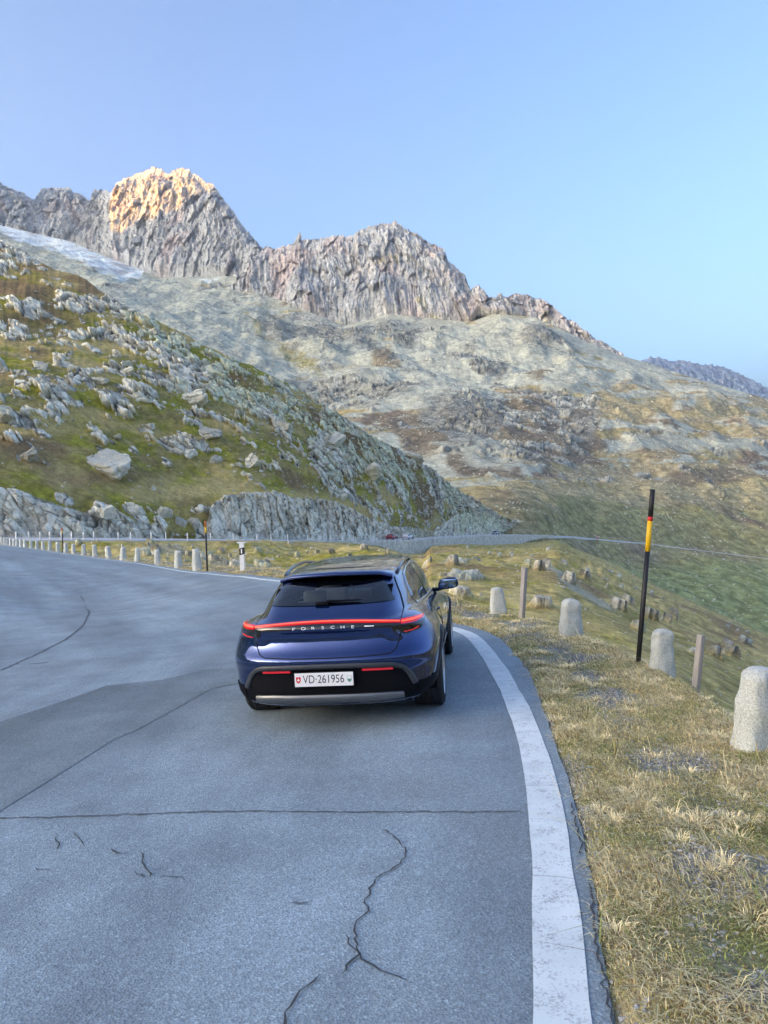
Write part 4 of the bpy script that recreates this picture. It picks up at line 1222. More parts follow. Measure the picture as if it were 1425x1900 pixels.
# wiper
h0, n0 = shoot(-.02, 1.10, 'rear'); wp = [h0 + n0 * .03]
for a in np.linspace(-.02, .30, 8): h, n = shoot(a, 1.108, 'rear'); wp.append(h + n * .022)
V1 = tube(wp[1:], np.linspace(.014, .006, 8)); h, n = shoot(-.06, 1.10, 'rear')
mk('rear_wiper', *joinm(V1, boxm(h + n * .012, (.13, .05, .035), .012)), M_black, car)
# windscreen and side windows
patch('windscreen', FRONT_LO, FRONT_HI, 'front', M_glassc, car, off=0.004, thick=0.004, nu=24, nv=8)
for side_ in ('right', 'left'):
    w_ = patch('side_window', SIDE_LO, SIDE_HI, side_, M_glassc, car, off=0.003, thick=0.004, nu=44, nv=10)
    ribbon('window_frame', SIDE_LO + SIDE_HI[::-1][1:-1], .028, side_, M_chrome, w_, off=0.006, closed=True, rise=.004)
    sg = 1 if side_ == 'right' else -1
    patch('door_pillar', [(2.02, .99), (2.12, .99)], [(1.94, 1.355), (2.03, 1.36)], side_, M_gloss, w_, off=0.006, thick=.006, nu=6, nv=8)

# spoiler over the rear window
sx_ = np.linspace(-.555, .555, 41)
yt = .62 + .14 * np.abs(sx_ / .555) ** 2.4; zt = pchip(np.abs(sx_), [(0, 1.362), (.41, 1.348), (.555, 1.312)])
prof = []
for k, (dy, dz) in enumerate([(.34, -.012), (.10, -.030), (.012, -.026), (0, -.012), (.01, .002), (.10, .016), (.22, .03), (.36, .045), (.5, .052)]):
    row = []
    for xx, yy, zz in zip(sx_, yt, zt):
        h, n = shoot(xx * (1 - .04 * dy), yy + dy, 'top')
        zq = zz + dz
        if k >= 6: zq = max(zq if k < 7 else 0, h[2] + (.008 if k < 8 else -.004))
        row.append((xx * (1 - .04 * dy), yy + dy, zq))
    prof.append(row)
mk('roof_spoiler', np.array(prof), gridfaces(len(prof), 41, flip=True), M_blue, car)
patch('spoiler_gap', [(-.50, .985), (0, .93), (.50, .985)], [(-.50, 1.0), (0, .945), (.50, 1.0)], 'top', M_black, car, off=0.010, thick=0.008, nu=30, nv=2)
patch('roof_panel', [(-.545, 1.10), (0, 1.045), (.545, 1.10)], [(-.53, 2.75), (0, 2.85), (.53, 2.75)], 'top', M_roofg, car, off=0.004, thick=0.01, nu=26, nv=30)
for sg in (-1, 1):
    pts = [];
    for t_ in np.linspace(0, 1, 26):
        y_ = 1.02 + 1.55 * t_
        h, n = shoot(sg * (.575 + .02 * math.sin(t_ * math.pi)), y_, 'top'); lift = .065 * min(1, math.sin(math.pi * t_) ** .55 * 1.02) - .004
        pts.append(h + np.array([0, 0, lift]))
    v, f = tube(pts, np.r_[.010, np.full(24, .019), .010], 10); mk('roof_rail', v, f, M_gloss, car)

# light bar and tail lamps
LB0, LB1 = .921, .941
arch = lambda a: .034 * (1 - (a / .70) ** 2)
xs = np.linspace(-.66, .66, 41)
patch('light_bar', [(a, LB0 + arch(a)) for a in xs], [(a, LB1 + arch(a)) for a in xs], 'rear', M_redl, car, off=0.010, thick=0.014, nu=60, nv=4, crown=.004)
lb = bpy.data.objects['light_bar']
patch('glow_strip', [(a, .927 + arch(a)) for a in xs], [(a, .933 + arch(a)) for a in xs], 'rear', M_core, lb, off=0.0155, thick=0.006, nu=60, nv=1)
patch('lens_strip', [(a, LB0 - .040 + arch(a)) for a in xs], [(a, LB0 - .002 + arch(a)) for a in xs], 'rear', M_gloss, car, off=0.004, thick=0.012, nu=60, nv=3)
for sg in (-1, 1):
    up_ = [(sg * a, z) for a, z in ((.668, .948), (.75, .951), (.80, .953), (.845, .950))]; dn = [(sg * a, z) for a, z in ((.668, .914), (.75, .914), (.80, .918), (.848, .932))]
    tl = patch('tail_lamp', dn, up_, 'rear', M_redl, car, off=0.011, thick=0.014, nu=24, nv=4, crown=.004)
    patch('glow_strip', [(sg * a, z) for a, z in ((.672, .925), (.76, .928), (.83, .936))], [(sg * a, z) for a, z in ((.672, .936), (.76, .940), (.833, .944))], 'rear', M_core, tl, off=0.0165, thick=.006, nu=18, nv=1)
    patch('lamp_housing', [(sg * a, z) for a, z in ((.60, .852), (.74, .835), (.82, .842), (.862, .895))], [(sg * a, z) for a, z in ((.60, .906), (.74, .908), (.82, .913), (.866, .934))], 'rear', M_gloss, tl, off=0.005, thick=.012, nu=24, nv=5)
    patch('fog_strip', [(sg * a, z) for a, z in ((.69, .838), (.76, .843), (.81, .862))], [(sg * a, z) for a, z in ((.69, .846), (.76, .854), (.812, .874))], 'rear', M_refl, tl, off=0.009, thick=.01, nu=12, nv=1)
# letters across the tail
ls_ = bpy.data.objects['lens_strip']
for k, chx in enumerate('PORSCHE'):
    me = text_mesh(chx, .036, 1.6, .002); xx = -.27 + .088 * k
    zl = .893 + arch(xx) - .002; h, n = shoot(xx, zl, 'rear')
    for v in me.vertices: le_ = v.co.copy(); v.co = Vector((xx + le_.x, h[1] - .012 - le_.z, zl + le_.y))
    me.materials.append(M_badge); link(bpy.data.objects.new('letter', me), ls_)
h, n = shoot(.40, .92, 'rear')
mk('model_badge', *boxm((.40, h[1] - .010, .92), (.085, .004, .009), .001), M_badge, car)

# panel gaps: hatch outline and bumper joint
M_gap = pmat('panel_gap', (0.004, 0.004, 0.006), 0.9, nscale=30, namt=.2)
for sg in (-1, 1):
    ribbon('panel_gap', [(sg * .56, 1.29), (sg * .63, 1.14), (sg * .672, 1.02), (sg * .668, .96)], .008, 'rear', M_gap, car)
    ribbon('panel_gap', [(sg * .668, .845), (sg * .65, .77), (sg * .615, .70), (sg * .57, .672), (sg * .30, .662), (0, .660)], .008, 'rear', M_gap, car)
for sd_ in ('right', 'left'):
    ribbon('door_gap', [(1.52, .97), (1.45, .80), (1.56, .60), (1.70, .42)], .008, sd_, M_gap, car)
    ribbon('door_gap', [(2.08, .97), (2.10, .70), (2.10, .42)], .008, sd_, M_gap, car)
    ribbon('door_gap', [(3.30, .95), (3.36, .70), (3.30, .42)], .008, sd_, M_gap, car)
    patch('sill_trim', [(1.50, .225), (3.55, .225)], [(1.50, .33), (3.55, .33)], sd_, M_clad, car, off=0.012, thick=.02, nu=30, nv=3, crown=.006)
    patch('sill_strip', [(1.55, .335), (3.5, .335)], [(1.55, .362), (3.5, .362)], sd_, M_silver, car, off=0.012, thick=.02, nu=30, nv=1)
    for wy in (1.07, 3.97):
        ar = patch('arch_trim', arcpts(wy, .355, .372, -14, 194, 40), arcpts(wy, .355, .425, -10, 190, 40), sd_, M_clad, car, off=0.014, thick=.03, nu=56, nv=3, crown=.005)
    hh = [shoot(yy, .845, sd_) for yy in (1.86, 1.92, 2.0, 2.06)]
    v, f = tube([h + n * .012 for h, n in hh], [.008, .014, .014, .008], 8); mk('door_handle', v, f, M_blue, car)

# lower rear valance
VAL_HI = [(-.80, .30), (-.765, .40), (-.72, .50), (-.66, .568), (-.58, .592), (-.3, .602), (0, .605), (.3, .602), (.58, .592), (.66, .568), (.72, .50), (.765, .40), (.80, .30)]
VAL_LO = [(-.80, .26), (-.7, .252), (-.5, .250), (0, .250), (.5, .250), (.7, .252), (.80, .26)]
patch('rear_valance', VAL_LO, VAL_HI, 'rear', M_black, car, off=0.003, thick=.02, nu=60, nv=10)
ribbon('valance_trim', [(a, z - .012) for a, z in VAL_HI[1:-1]], .046, 'rear', M_clad, car, off=0.016, rise=.008)
for sg in (-1, 1):
    patch('corner_cladding', [(sg * .80, .25), (sg * .90, .27), (sg * .945, .30)], [(sg * .775, .40), (sg * .88, .405), (sg * .95, .42)], 'rear', M_black, car, off=0.010, thick=.02, nu=18, nv=4)
    patch('reflector', [(sg * .32, .540), (sg * .45, .537), (sg * .585, .533)], [(sg * .325, .580), (sg * .45, .577), (sg * .58, .568)], 'rear', M_refl, car, off=0.012, thick=.02, nu=16, nv=2, crown=.003)
patch('skid_strip', [(-.66, .280), (-.5, .272), (0, .268), (.5, .272), (.66, .280)], [(-.66, .330), (-.5, .338), (0, .341), (.5, .338), (.66, .330)], 'rear', M_silver, car, off=0.022, thick=.03, nu=44, nv=6, crown=.014)
mk('under_tray', *boxm((0, 2.45, .235), (1.45, 4.3, .06), .02), M_black, car)
# licence plate
py = -.012
pl_ = mk('licence_plate', *boxm((-.01, py, .483), (.520, .010, .118), .004), M_plate, car, smooth=False)
mk('plate_holder', *joinm(boxm((-.01, py + .02, .481), (.536, .03, .13), .004), boxm((.01, py - .004, .418), (.16, .008, .012), .002)), M_black, pl_, smooth=False)
pt = text_mesh('VD\u00b7261956', .098, .80, .0006, 1.02)
for v in pt.vertices: c_ = v.co.copy(); v.co = Vector((-.012 + c_.x, py - .0058 - c_.z, .484 + c_.y * 1.02))
pt.materials.append(M_ink); link(bpy.data.objects.new('plate_number', pt), pl_)


def shield(cx, cz, w, h, y, flip=False):
    o = [(-.5, .5), (.5, .5), (.5, -.05), (.36, -.32), (0, -.5), (-.36, -.32), (-.5, -.05)]
    V = [(cx + a * w, y, cz + b_ * h) for a, b_ in o] + [(cx + a * w, y + .002, cz + b_ * h) for a, b_ in o]
    n = len(o); return np.array(V), [tuple(range(n))] + [(i, (i + 1) % n, (i + 1) % n + n, i + n) for i in range(n)]


yq = py - .0062
mk('country_shield', *shield(-.236, .482, .042, .056, yq), M_crossr, pl_, smooth=False)
mk('white_cross', *joinm(boxm((-.236, yq - .0008, .484), (.026, .0012, .008)), boxm((-.236, yq - .001, .484), (.008, .0012, .028))), M_plate, pl_, smooth=False)
v, f = shield(.216, .482, .040, .056, yq); mk('canton_shield', v, f, M_green, pl_, smooth=False)
mk('shield_upper_half', *boxm((.216, yq - .001, .496), (.036, .0012, .024)), M_plate, pl_, smooth=False)

# wheels
def wheel(wx_, wy_, sgn):
    R_, w_ = .358, (.305 if wy_ < 2 else .265)
    root = empty('wheel', parent=car); root.location = (wx_, wy_, .355)
    pr = [(.262, -w_ / 2 + .005), (.30, -w_ / 2), (.335, -w_ / 2 + .008), (.350, -w_ / 2 + .028)]
    for g in np.linspace(-w_ / 2 + .045, w_ / 2 - .045, 5):
        pr += [(R_, g - .016), (R_, g + .016), (R_ - .006, g + .018), (R_ - .006, g + .022)]
    pr += [(.350, w_ / 2 - .028), (.335, w_ / 2 - .008), (.30, w_ / 2), (.262, w_ / 2 - .005)]
    v, f = lathe(pr, 64); mk('tyre', v, f, M_rub, root)
    so = sgn * w_ / 2
    pr = [(.262, so - sgn * .004), (.268, so - sgn * .002), (.255, so - sgn * .012), (.240, so - sgn * .05), (.235, so - sgn * .20)]
    ms = [lathe(pr, 48)]
    for k in range(10):
        a = 2 * math.pi * k / 10
        v, f = boxm((so - sgn * .03, .15, 0), (.022, .215, .030), .006, 1)
        v[:, 0] += sgn * .018 * np.sin(v[:, 1] / .26 * math.pi) ; c_, s_ = math.cos(a), math.sin(a)
        v = np.c_[v[:, 0], v[:, 1] * c_ - v[:, 2] * s_, v[:, 1] * s_ + v[:, 2] * c_]; ms.append((v, f))
    ms.append(lathe([(.0, so - sgn * .008), (.04, so - sgn * .010), (.055, so - sgn * .03), (.05, so - sgn * .06)], 24))
    mk('rim', *joinm(*ms), M_rim, root)
    mk('brake_disc', *lathe([(.0, so - sgn * .085), (.205, so - sgn * .085), (.205, so - sgn * .11), (0, so - sgn * .11)], 40), M_trimd, root)


for wy in (1.07, 3.97):
    for sg in (-1, 1):
        wheel(sg * (.835 if wy < 2 else .845), wy, sg)
        v, f = lathe([(.0, sg * .56), (.40, sg * .56), (.40, sg * .93)], 40); v = v + [0, wy, .355]
        keep = [q for q in f if v[list(q)][:, 2].mean() > .24]
        mk('wheel_housing', v, [tuple(int(i) for i in q) for q in keep], M_black, car)
# door mirrors
for sg in (-1, 1):
    bm = bmesh.new(); bmesh.ops.create_uvsphere(bm, u_segments=24, v_segments=14, radius=1)
    for v in bm.verts:
        q = v.co; ex = .13; q = Vector((np.sign(q.x) * abs(q.x) ** .7, np.sign(q.y) * abs(q.y) ** .8, np.sign(q.z) * abs(q.z) ** .75))
        v.co = Vector((sg * (1.0 + q.x * .125 * (1 - .12 * q.z)), 3.02 + max(q.y, -.25) * .13, 1.035 + q.z * .072 + .01 * sg * q.x * sg))
    bm.verts.index_update(); V = np.array([v.co[:] for v in bm.verts]); Fm = [tuple(v.index for v in f.verts) for f in bm.faces]; bm.free()
    mi = mk('door_mirror', V, Fm, M_blue, car)
    mk('mirror_arm', *tube([(sg * .80, 3.12, .955), (sg * .88, 3.09, .962), (sg * .95, 3.06, .985)], [.03, .024, .03], 10), M_gloss, mi)
    mk('mirror_glass', *boxm((sg * 1.0, 2.984, 1.035), (.20, .004, .105), .001), pmat('mirror_reflection_tint', (.22, .30, .42), .02, metal=1, nscale=20, namt=.02), mi)  # dark blue of the reflection put into the glass colour
# cabin
ms = []
for cx, cy, w_ in ((-.38, 2.55, .42), (.38, 2.55, .42)):
    ms += [('front_seat', joinm(boxm((cx, cy - .05, .78), (w_, .16, .62), .05, 3), boxm((cx, cy - .06, 1.14), (.25, .10, .18), .04, 3), boxm((cx, cy + .25, .50), (w_, .55, .16), .05, 3)))]
ms.append(('rear_seat', joinm(boxm((0, 1.50, .75), (1.22, .16, .55), .05, 3), boxm((-.36, 1.46, 1.07), (.26, .09, .15), .035, 3), boxm((.36, 1.46, 1.07), (.26, .09, .15), .035, 3), boxm((0, 1.8, .52), (1.2, .5, .15), .05, 3))))
for nm, mm in ms: mk(nm, *mm, M_seat, car)
mk('dashboard', *joinm(boxm((0, 3.45, .88), (1.35, .5, .20), .06, 3), boxm((0, 2.4, .34), (1.5, 3.2, .05), .01), boxm((0, .85, .80), (1.15, .95, .04), .01)), M_trimd, car)
v, f = lathe([(.170, -.012), (.182, -.014), (.192, 0), (.182, .014), (.170, .012), (.164, 0), (.170, -.012)], 40)
c_, s_ = math.cos(rad(65)), math.sin(rad(65))
v2 = np.c_[v[:, 1], v[:, 0], v[:, 2]]; v2 = np.c_[v2[:, 0], v2[:, 1] * s_ + v2[:, 2] * (-c_), v2[:, 1] * c_ + v2[:, 2] * s_] + [-.38, 3.08, .98]
mk('steering_wheel', v2, f, M_seat, car)

# ================================================================== marker stones, poles and posts
x = NT('granite'); co = x.n('TexCoord').outputs['Object']
g1_ = x.noise(co, 70, 3, .8); g2_ = x.noise(co, 6, 5, .65); vo = x.n('TexVoronoi', {'Vector': co, 'Scale': 130.0})
c = x.mix(x.ramp(g1_, (.35, 0), (.65, 1)), (.36, .375, .35), (.76, .79, .72)); c = x.mix(x.ramp(g2_, (.4, .0), (.75, .35)), c, (.40, .41, .36))
c = x.mix(x.ramp(vo.outputs['Color'], (.12, .6), (.2, 0)), c, (.12, .12, .12))
x.l(c, x.b.inputs['Base Color']); x.b.inputs['Roughness'].default_value = .9; x.bump(g1_, .7, .01)
M_gran = x.m


def stone_mesh(seed, w=.34, d=.24, h=.70):
    r_ = np.random.default_rng(seed); n = 40; zs = np.r_[np.linspace(-.35, h - .10, 22), h - .10 + .10 * np.sin(np.linspace(0, math.pi / 2, 12)[1:])]
    a = np.linspace(0, 2 * math.pi, n, endpoint=False)
    sq = lambda t: np.sign(t) * np.abs(t) ** .62
    rows = []
    for z in zs:
        k = .90 + .36 * (1 - z / h)
        if z > h - .10: k *= max(.02, math.cos(math.asin(min(1, (z - (h - .10)) / .10)) ) ** .75)
        rows.append(np.stack([sq(np.cos(a)) * w / 2 * k, sq(np.sin(a)) * d / 2 * (.35 + .65 * k if z > h - .1 else k), np.full(n, z)], -1))
    V = np.array(rows); N = V + seed * 3.1
    V = V + (fbm(N, .20, 4) * .050 + fbm(N, .05, 3) * .012)[..., None] * np.stack([np.cos(a), np.sin(a), a * 0], -1)
    V = V.reshape(-1, 3); F = [tuple(int(i) for i in f) for f in gridfaces(len(zs), n, closed=True)] + [tuple(range((len(zs) - 1) * n, len(zs) * n))]
    me = bpy.data.meshes.new('marker_stone'); me.from_pydata([tuple(v) for v in V], [], F)
    me.polygons.foreach_set('use_smooth', np.ones(len(F), bool)); me.materials.append(M_gran); return me


stones = [stone_mesh(k) for k in range(4)]


def put(name, me, loc, rz=0.0, tilt=(0, 0), sc=1.0, **kw):
    o = bpy.data.objects.new(name, me); link(o, **kw)
    o.location = loc; o.rotation_euler = (tilt[0], tilt[1], rz); o.scale = (sc, sc, sc) if np.ndim(sc) == 0 else sc
    return o


GS = 'granite stones along the verge'
for k, (u, v, hpx, tl, lab) in enumerate([
        (925, 1139, 50, (.0, -.05), 'pale granite marker stone with a flared base, beside the first wooden post past the car'),
        (1060, 1181, 71, (0, .0), 'pale granite marker stone between the first wooden post and the tall snow pole'),
        (1228, 1241, 76, (0, .02), 'pale granite marker stone standing just right of the tall snow pole'),
        (1404, 1388, 152, (.02, .05), 'large pale granite marker stone nearest the camera at the right picture edge')]):
    p = ghit(u, v)[0]; D_ = proj(p)[2]
    h_ = hpx / FPX * D_
    put('marker_stone', stones[k], (p[0], p[1], p[2] - .02), rz=.15 + .1 * k, tilt=tl, sc=np.array([1.0, 1.0, 1.0]) * (h_ / .68), label=lab, cat='marker stone', group=GS)
s3 = bpy.data.objects['marker_stone.002']
LS = [366, 330, 292.5, 256, 228, 201, 177, 156, 137, 122, 108, 93, 80, 68.6, 58, 47, 39, 32, 26, 20, 14, 9.5, 4.5]
eu = np.stack([*proj(np.c_[cen + nrm * .42, gz(*(cen + nrm * .42).T)])], -1); far = arc > arc[((cen - left[2, :2]) ** 2).sum(1).argmin()] - 1
ORD = ['first', 'second', 'third', 'fourth', 'fifth', 'sixth', 'seventh', 'eighth', 'ninth', 'tenth', 'eleventh', 'twelfth', 'thirteenth', 'fourteenth', 'fifteenth', 'sixteenth', 'seventeenth', 'eighteenth', 'nineteenth', 'twentieth', 'twenty-first', 'twenty-second', 'twenty-third']


def edgepos(u, off):
    o = cen + nrm * off; pu = proj(np.c_[o, gz(o[:, 0], o[:, 1])])[0]
    i = np.nonzero(far)[0]; k = i[np.abs(pu[i] - u).argmin()]
    return np.array([o[k, 0], o[k, 1], gz(o[k, 0], o[k, 1])]), tang[k]


for k, u in enumerate(LS):
    p, tg = edgepos(u, HWID + .38)
    put('marker_stone', stones[(k * 3 + 1) % 4], (p[0], p[1], p[2] + .02), rz=math.atan2(tg[1], tg[0]) + random.uniform(-.25, .25), tilt=(random.uniform(-.05, .05), random.uniform(-.05, .05)), sc=random.uniform(1.0, 1.12) * (1.28 if k == 0 else 1.05),
        label='pale marker stone round the left bend, %s from the black snow pole' % ORD[k], cat='marker stone', group='marker stones round the left bend')

M_pblack = pmat('pole_black', (.012, .012, .014), .55, nscale=40, namt=.3)
M_pyel = pmat('pole_yellow', (.80, .47, .01), .5, nscale=40, namt=.1)
M_pred = pmat('pole_red', (.55, .02, .02), .5, nscale=40, namt=.1)
M_pamb = pmat('pole_amber', (.50, .13, .02), .4, nscale=40, namt=.2)


def snow_pole(base, top, r, bands, label):
    L = np.linalg.norm(top - base); rt = empty('snow_pole', label=label, cat='snow pole', group='snow poles along the road')
    z = Vector(top - base).to_track_quat('Z', 'Y'); rt.location = base; rt.rotation_mode = 'QUATERNION'; rt.rotation_quaternion = z
    for nm, a, b_, m_, k in bands:
        v, f = tube([(0, 0, a * L - (.3 if a == 0 else 0)), (0, 0, a * L + (b_ - a) * L * .5), (0, 0, b_ * L)], r * k, 20)
        mk(nm, v, f, m_, rt)
    return rt


b0 = ghit(1184, 1231)[0]; D0 = proj(b0)[2]
snow_pole(b0, unproj(1211, 908, D0 + .02), .029, [('pole_shaft', 0, .643, M_pblack, 1), ('yellow_band', .643, .818, M_pyel, 1.03), ('red_band', .818, .842, M_pred, 1.05), ('pole_top', .842, 1, M_pblack, 1.0)],
          'tall black snow pole with yellow and red bands, leaning right on the grassy verge')
for u, lab, hh in ((383, 'black snow pole with amber top beside the marker stones, nearer of the left pair', 2.05), (117, 'black snow pole with amber top far back, farther of the left pair', 2.0)):
    p, tg = edgepos(u, HWID + .30)
    snow_pole(p, p + np.array([0.0, 0, hh]), .036 if u > 200 else .045, [('pole_shaft', 0, .76, M_pblack, 1), ('yellow_band', .76, .88, M_pyel, 1.12), ('amber_cap', .88, 1, M_pamb, 1.15)], lab)
# white delineator
M_white = pmat('white_plastic', (.78, .79, .80), .45, nscale=20, namt=.06)
p, tg = edgepos(452, HWID + .75)
dl = empty('delineator_post', label='white delineator post with black band and wide cap behind the car on the left', cat='delineator'); dl.location = p; dl.rotation_euler = (0, 0, -.1)
def wedge(w, d, z0, z1, sl):
    V = [(sx2 * w / 2, sy * d / 2, z) for z in (z0, z1) for sx2, sy in ((-1, -1), (1, -1), (1, 1), (-1, 1))]
    V = np.array(V, float); V[4:, 2] += sl * V[4:, 0] / w; V[:4, 2] += sl * V[:4, 0] / w * (1 if z0 > 0 else 0)
    return V, [(3, 2, 1, 0), (4, 5, 6, 7), (0, 1, 5, 4), (1, 2, 6, 5), (2, 3, 7, 6), (3, 0, 4, 7)]
mk('post_body', *joinm(wedge(.17, .12, -.3, .62, .04), wedge(.17, .12, .872, 1.06, .04)), M_white, dl, smooth=False)
mk('black_band', *wedge(.172, .122, .62, .872, .04), M_pblack, dl, smooth=False)
mk('reflector', *boxm((.0, -.064, .75), (.045, .008, .17), .002), M_white, dl, smooth=False)
v, f = boxm((0, 0, 1.07), (.34, .14, .045), .01); v[:, 2] += np.abs(v[:, 0]) * -.28 + .04; mk('cap', v, f, M_white, dl, smooth=False)
# weathered wooden posts
x = NT('weathered_wood'); co = x.n('TexCoord').outputs['Object']; mp = x.n('Mapping', {'Vector': co, 'Scale': (1, 1, .06)}).outputs[0]
n_ = x.noise(mp, 60, 5, .7); x.l(x.mix(n_, (.20, .185, .165), (.46, .43, .40)), x.b.inputs['Base Color']); x.b.inputs['Roughness'].default_value = .9; x.bump(n_, .8, .01)
M_wood = x.m
for (u0, v0), (u1, v1), w_, lab in (((968, 1148), (974, 1053), .095, 'weathered grey wooden post standing between the two farther marker stones on the verge'), ((1292, 1268), (1301, 1178), .068, 'weathered grey wooden post leaning between the snow pole and the nearest marker stone')):
    b_ = ghit(u0, v0)[0]; t_ = unproj(u1, v1, proj(b_)[2]); L = np.linalg.norm(t_ - b_)
    v, f = boxm((0, 0, L / 2 - .1), (w_, w_ * .8, L + .2), .006, 2); v = v + fbm(v + u0, .1, 2)[:, None] * [.008, .008, .0]
    o = mk('wooden_post', v, f, M_wood, label=lab, cat='post', group='wooden posts on the verge'); o.location = b_; o.rotation_mode = 'QUATERNION'; o.rotation_quaternion = Vector(t_ - b_).to_track_quat('Z', 'Y')

# posts along the far road
pv_, pf_ = boxm((0, 0, .45), (.16, .12, 1.3), .02, 1); fpm = mk('road_post', pv_, pf_, M_white, label='slim white post on the edge of the far road, leftmost of the row', cat='road post', group='white posts along the far road')
FPU = [29, 52, 73, 91, 112, 131, 153, 172, 217, 240, 278, 305, 345, 388, 430, 474, 500, 531, 568, 590, 610, 634, 653, 675, 690]
for k, u in enumerate(FPU):
    o = fpm if k == 0 else put('road_post', fpm.data, (0, 0, 0), label='slim white post on the edge of the far road, %s from the left' % ORD[k] if k < 23 else 'slim white post on the edge of the far road, %s' % ('last but one on the right' if k == 23 else 'rightmost of the row'), cat='road post', group='white posts along the far road')
    o.location = frp(np.array([float(u)]), -.35)[0]

# retaining wall under the far road
x = NT('rubble_masonry'); co = x.n('TexCoord').outputs['Object']
vo = x.n('TexVoronoi', {'Vector': co, 'Scale': 1.5}); ve = x.n('TexVoronoi', {'Vector': co, 'Scale': 1.5}, feature='DISTANCE_TO_EDGE')
c = x.mix(x.n('SeparateColor', {0: vo.outputs['Color']}).outputs[0], (.55, .53, .46), (.82, .78, .68)); c = x.mix(x.ramp(ve.outputs['Distance'], (0, .75), (.06, 0)), c, (.16, .155, .14))
x.l(c, x.b.inputs['Base Color']); x.b.inputs['Roughness'].default_value = .95; x.bump(ve.outputs['Distance'], .6, .2)
M_mason = x.m
WALLB = [(556, 1006), (640, 1009), (700, 1014), (740, 1027), (755, 1031), (790, 1030), (797, 1016), (850, 1012), (905, 1014), (960, 1012), (1000, 1009), (1024, 1001)]


def wallrib(name, u0, u1, lab):
    uu = np.linspace(u0, u1, 160); tp = frp(uu, -.72); tp[:, 2] += .10 + .05 * fbm(np.c_[uu, uu * 0, uu * 0], 3, 2); hgt = np.clip(curve(WALLB, uu) - proj(tp)[1], 2, None) / FPX * proj(tp)[2] + .8
    rr = []
    for k in range(9):
        q = tp.copy(); q[:, 2] -= hgt * k / 8; n2 = np.stack([np.interp(uu, FRU, fn[:, 0]), np.interp(uu, FRU, fn[:, 1])], -1)
        q[:, :2] -= n2 * (.05 + .12 * hgt[:, None] * k / 8); q += .12 * fbm(q, 1.0, 2)[:, None]; rr.append(q)
    inn_ = rr[0].copy(); inn_[:, :2] += n2 * .5; rr = [inn_] + rr
    mk(name, np.array(rr), gridfaces(len(rr), len(uu), flip=True), M_mason, label=lab, cat='wall', group='stone walls carrying the far road')


wallrib('retaining_wall', 556, 796, 'rubble retaining wall carrying the far road just above the car roof')
wallrib('retaining_wall', 797, 1024, 'low pale stone wall edging the far road right of the car')

# ------------------------------------------------------------------ far cars
def small_car(loc, ang, paint, label, van=False):
    rt = empty('parked_car', label=label, cat='car', group='small cars on the far road'); rt.location = loc; rt.rotation_euler = (0, 0, ang)
    L, Wd, H = 4.3, 1.8, 1.5
    sec = [(0, .35, .75, .80), (.25, .28, .95, .88), (1.2, .25, 1.0, .9), (2.8, .25, .98, .9), (3.7, .28, .86, .88), (4.2, .34, .66, .78), (4.3, .4, .6, .7)]
    rows = []
    for y, z0, z1, hw_ in sec:
        rows.append([(s2 * hw_ * a, y - 2.1, z0 + (z1 - z0) * b_) for s2, a, b_ in ((-1, .85, 0), (-1, 1, .2), (-1, 1, .7), (-1, .9, 1), (1, .9, 1), (1, 1, .7), (1, 1, .2), (1, .85, 0))])
    V = np.array(rows); n = 8
    F = [tuple(int(i) for i in f) for f in gridfaces(len(sec), n, closed=True)] + [tuple(range(n)), tuple(range((len(sec) - 1) * n, len(sec) * n))[::-1]]
    top = []
    for y, z1, hw_ in [(.15, .93, .74), (.55, 1.42, .62), (1.3, 1.5, .62), (2.2, 1.46, .62), (3.05, .95, .72)]:
        top.append([(-hw_, y - 2.1, z1), (hw_, y - 2.1, z1)])
    T = np.array(top); low = T.copy(); low[..., 2] = .9; low[..., 0] *= 1.12
    Vr = np.concatenate([low.reshape(-1, 3), T.reshape(-1, 3)]); Fr = []
    for i in range(4):
        a = 2 * i; Fr += [(10 + a, 11 + a, 13 + a, 12 + a), (a, 10 + a, 12 + a, a + 2), (a + 1, a + 3, 13 + a, 11 + a)]
    Fr += [(0, 1, 11, 10), (8, 18, 19, 9)]
    mk('body', V.reshape(-1, 3), F, paint, rt)
    mk('cabin', Vr, Fr, paint, rt, smooth=False)
    gl_ = M_gloss
    mk('rear_window', [(-.6, -1.84, 1.02), (.6, -1.84, 1.02), (.52, -1.60, 1.36), (-.52, -1.60, 1.36)], [(0, 1, 2, 3)], gl_, rt)
    mk('windscreen', [(-.62, .87, 1.02), (-.55, .25, 1.40), (.55, .25, 1.40), (.62, .87, 1.02)], [(0, 1, 2, 3)], gl_, rt)
    for s2 in (-1, 1):
        mk('side_window', [(s2 * .80, -1.5, 1.0), (s2 * .80, .55, 1.0), (s2 * .70, .1, 1.36), (s2 * .68, -1.2, 1.38)], [(0, 1, 2, 3)], gl_, rt)
        mk('tail_lamp', *boxm((s2 * .70, -2.06, .80), (.22, .10, .13), .01), M_refl, rt, smooth=False)
        mk('headlight', *boxm((s2 * .62, 2.05, .64), (.28, .12, .12), .01), M_plate, rt, smooth=False)
        for wy in (-1.3, 1.3):
            v, f = lathe([(0, -.1), (.30, -.1), (.32, -.06), (.32, .06), (.30, .1), (0, .1)], 20); mk('wheel', v + [s2 * .82, wy, .32], f, M_rub, rt)


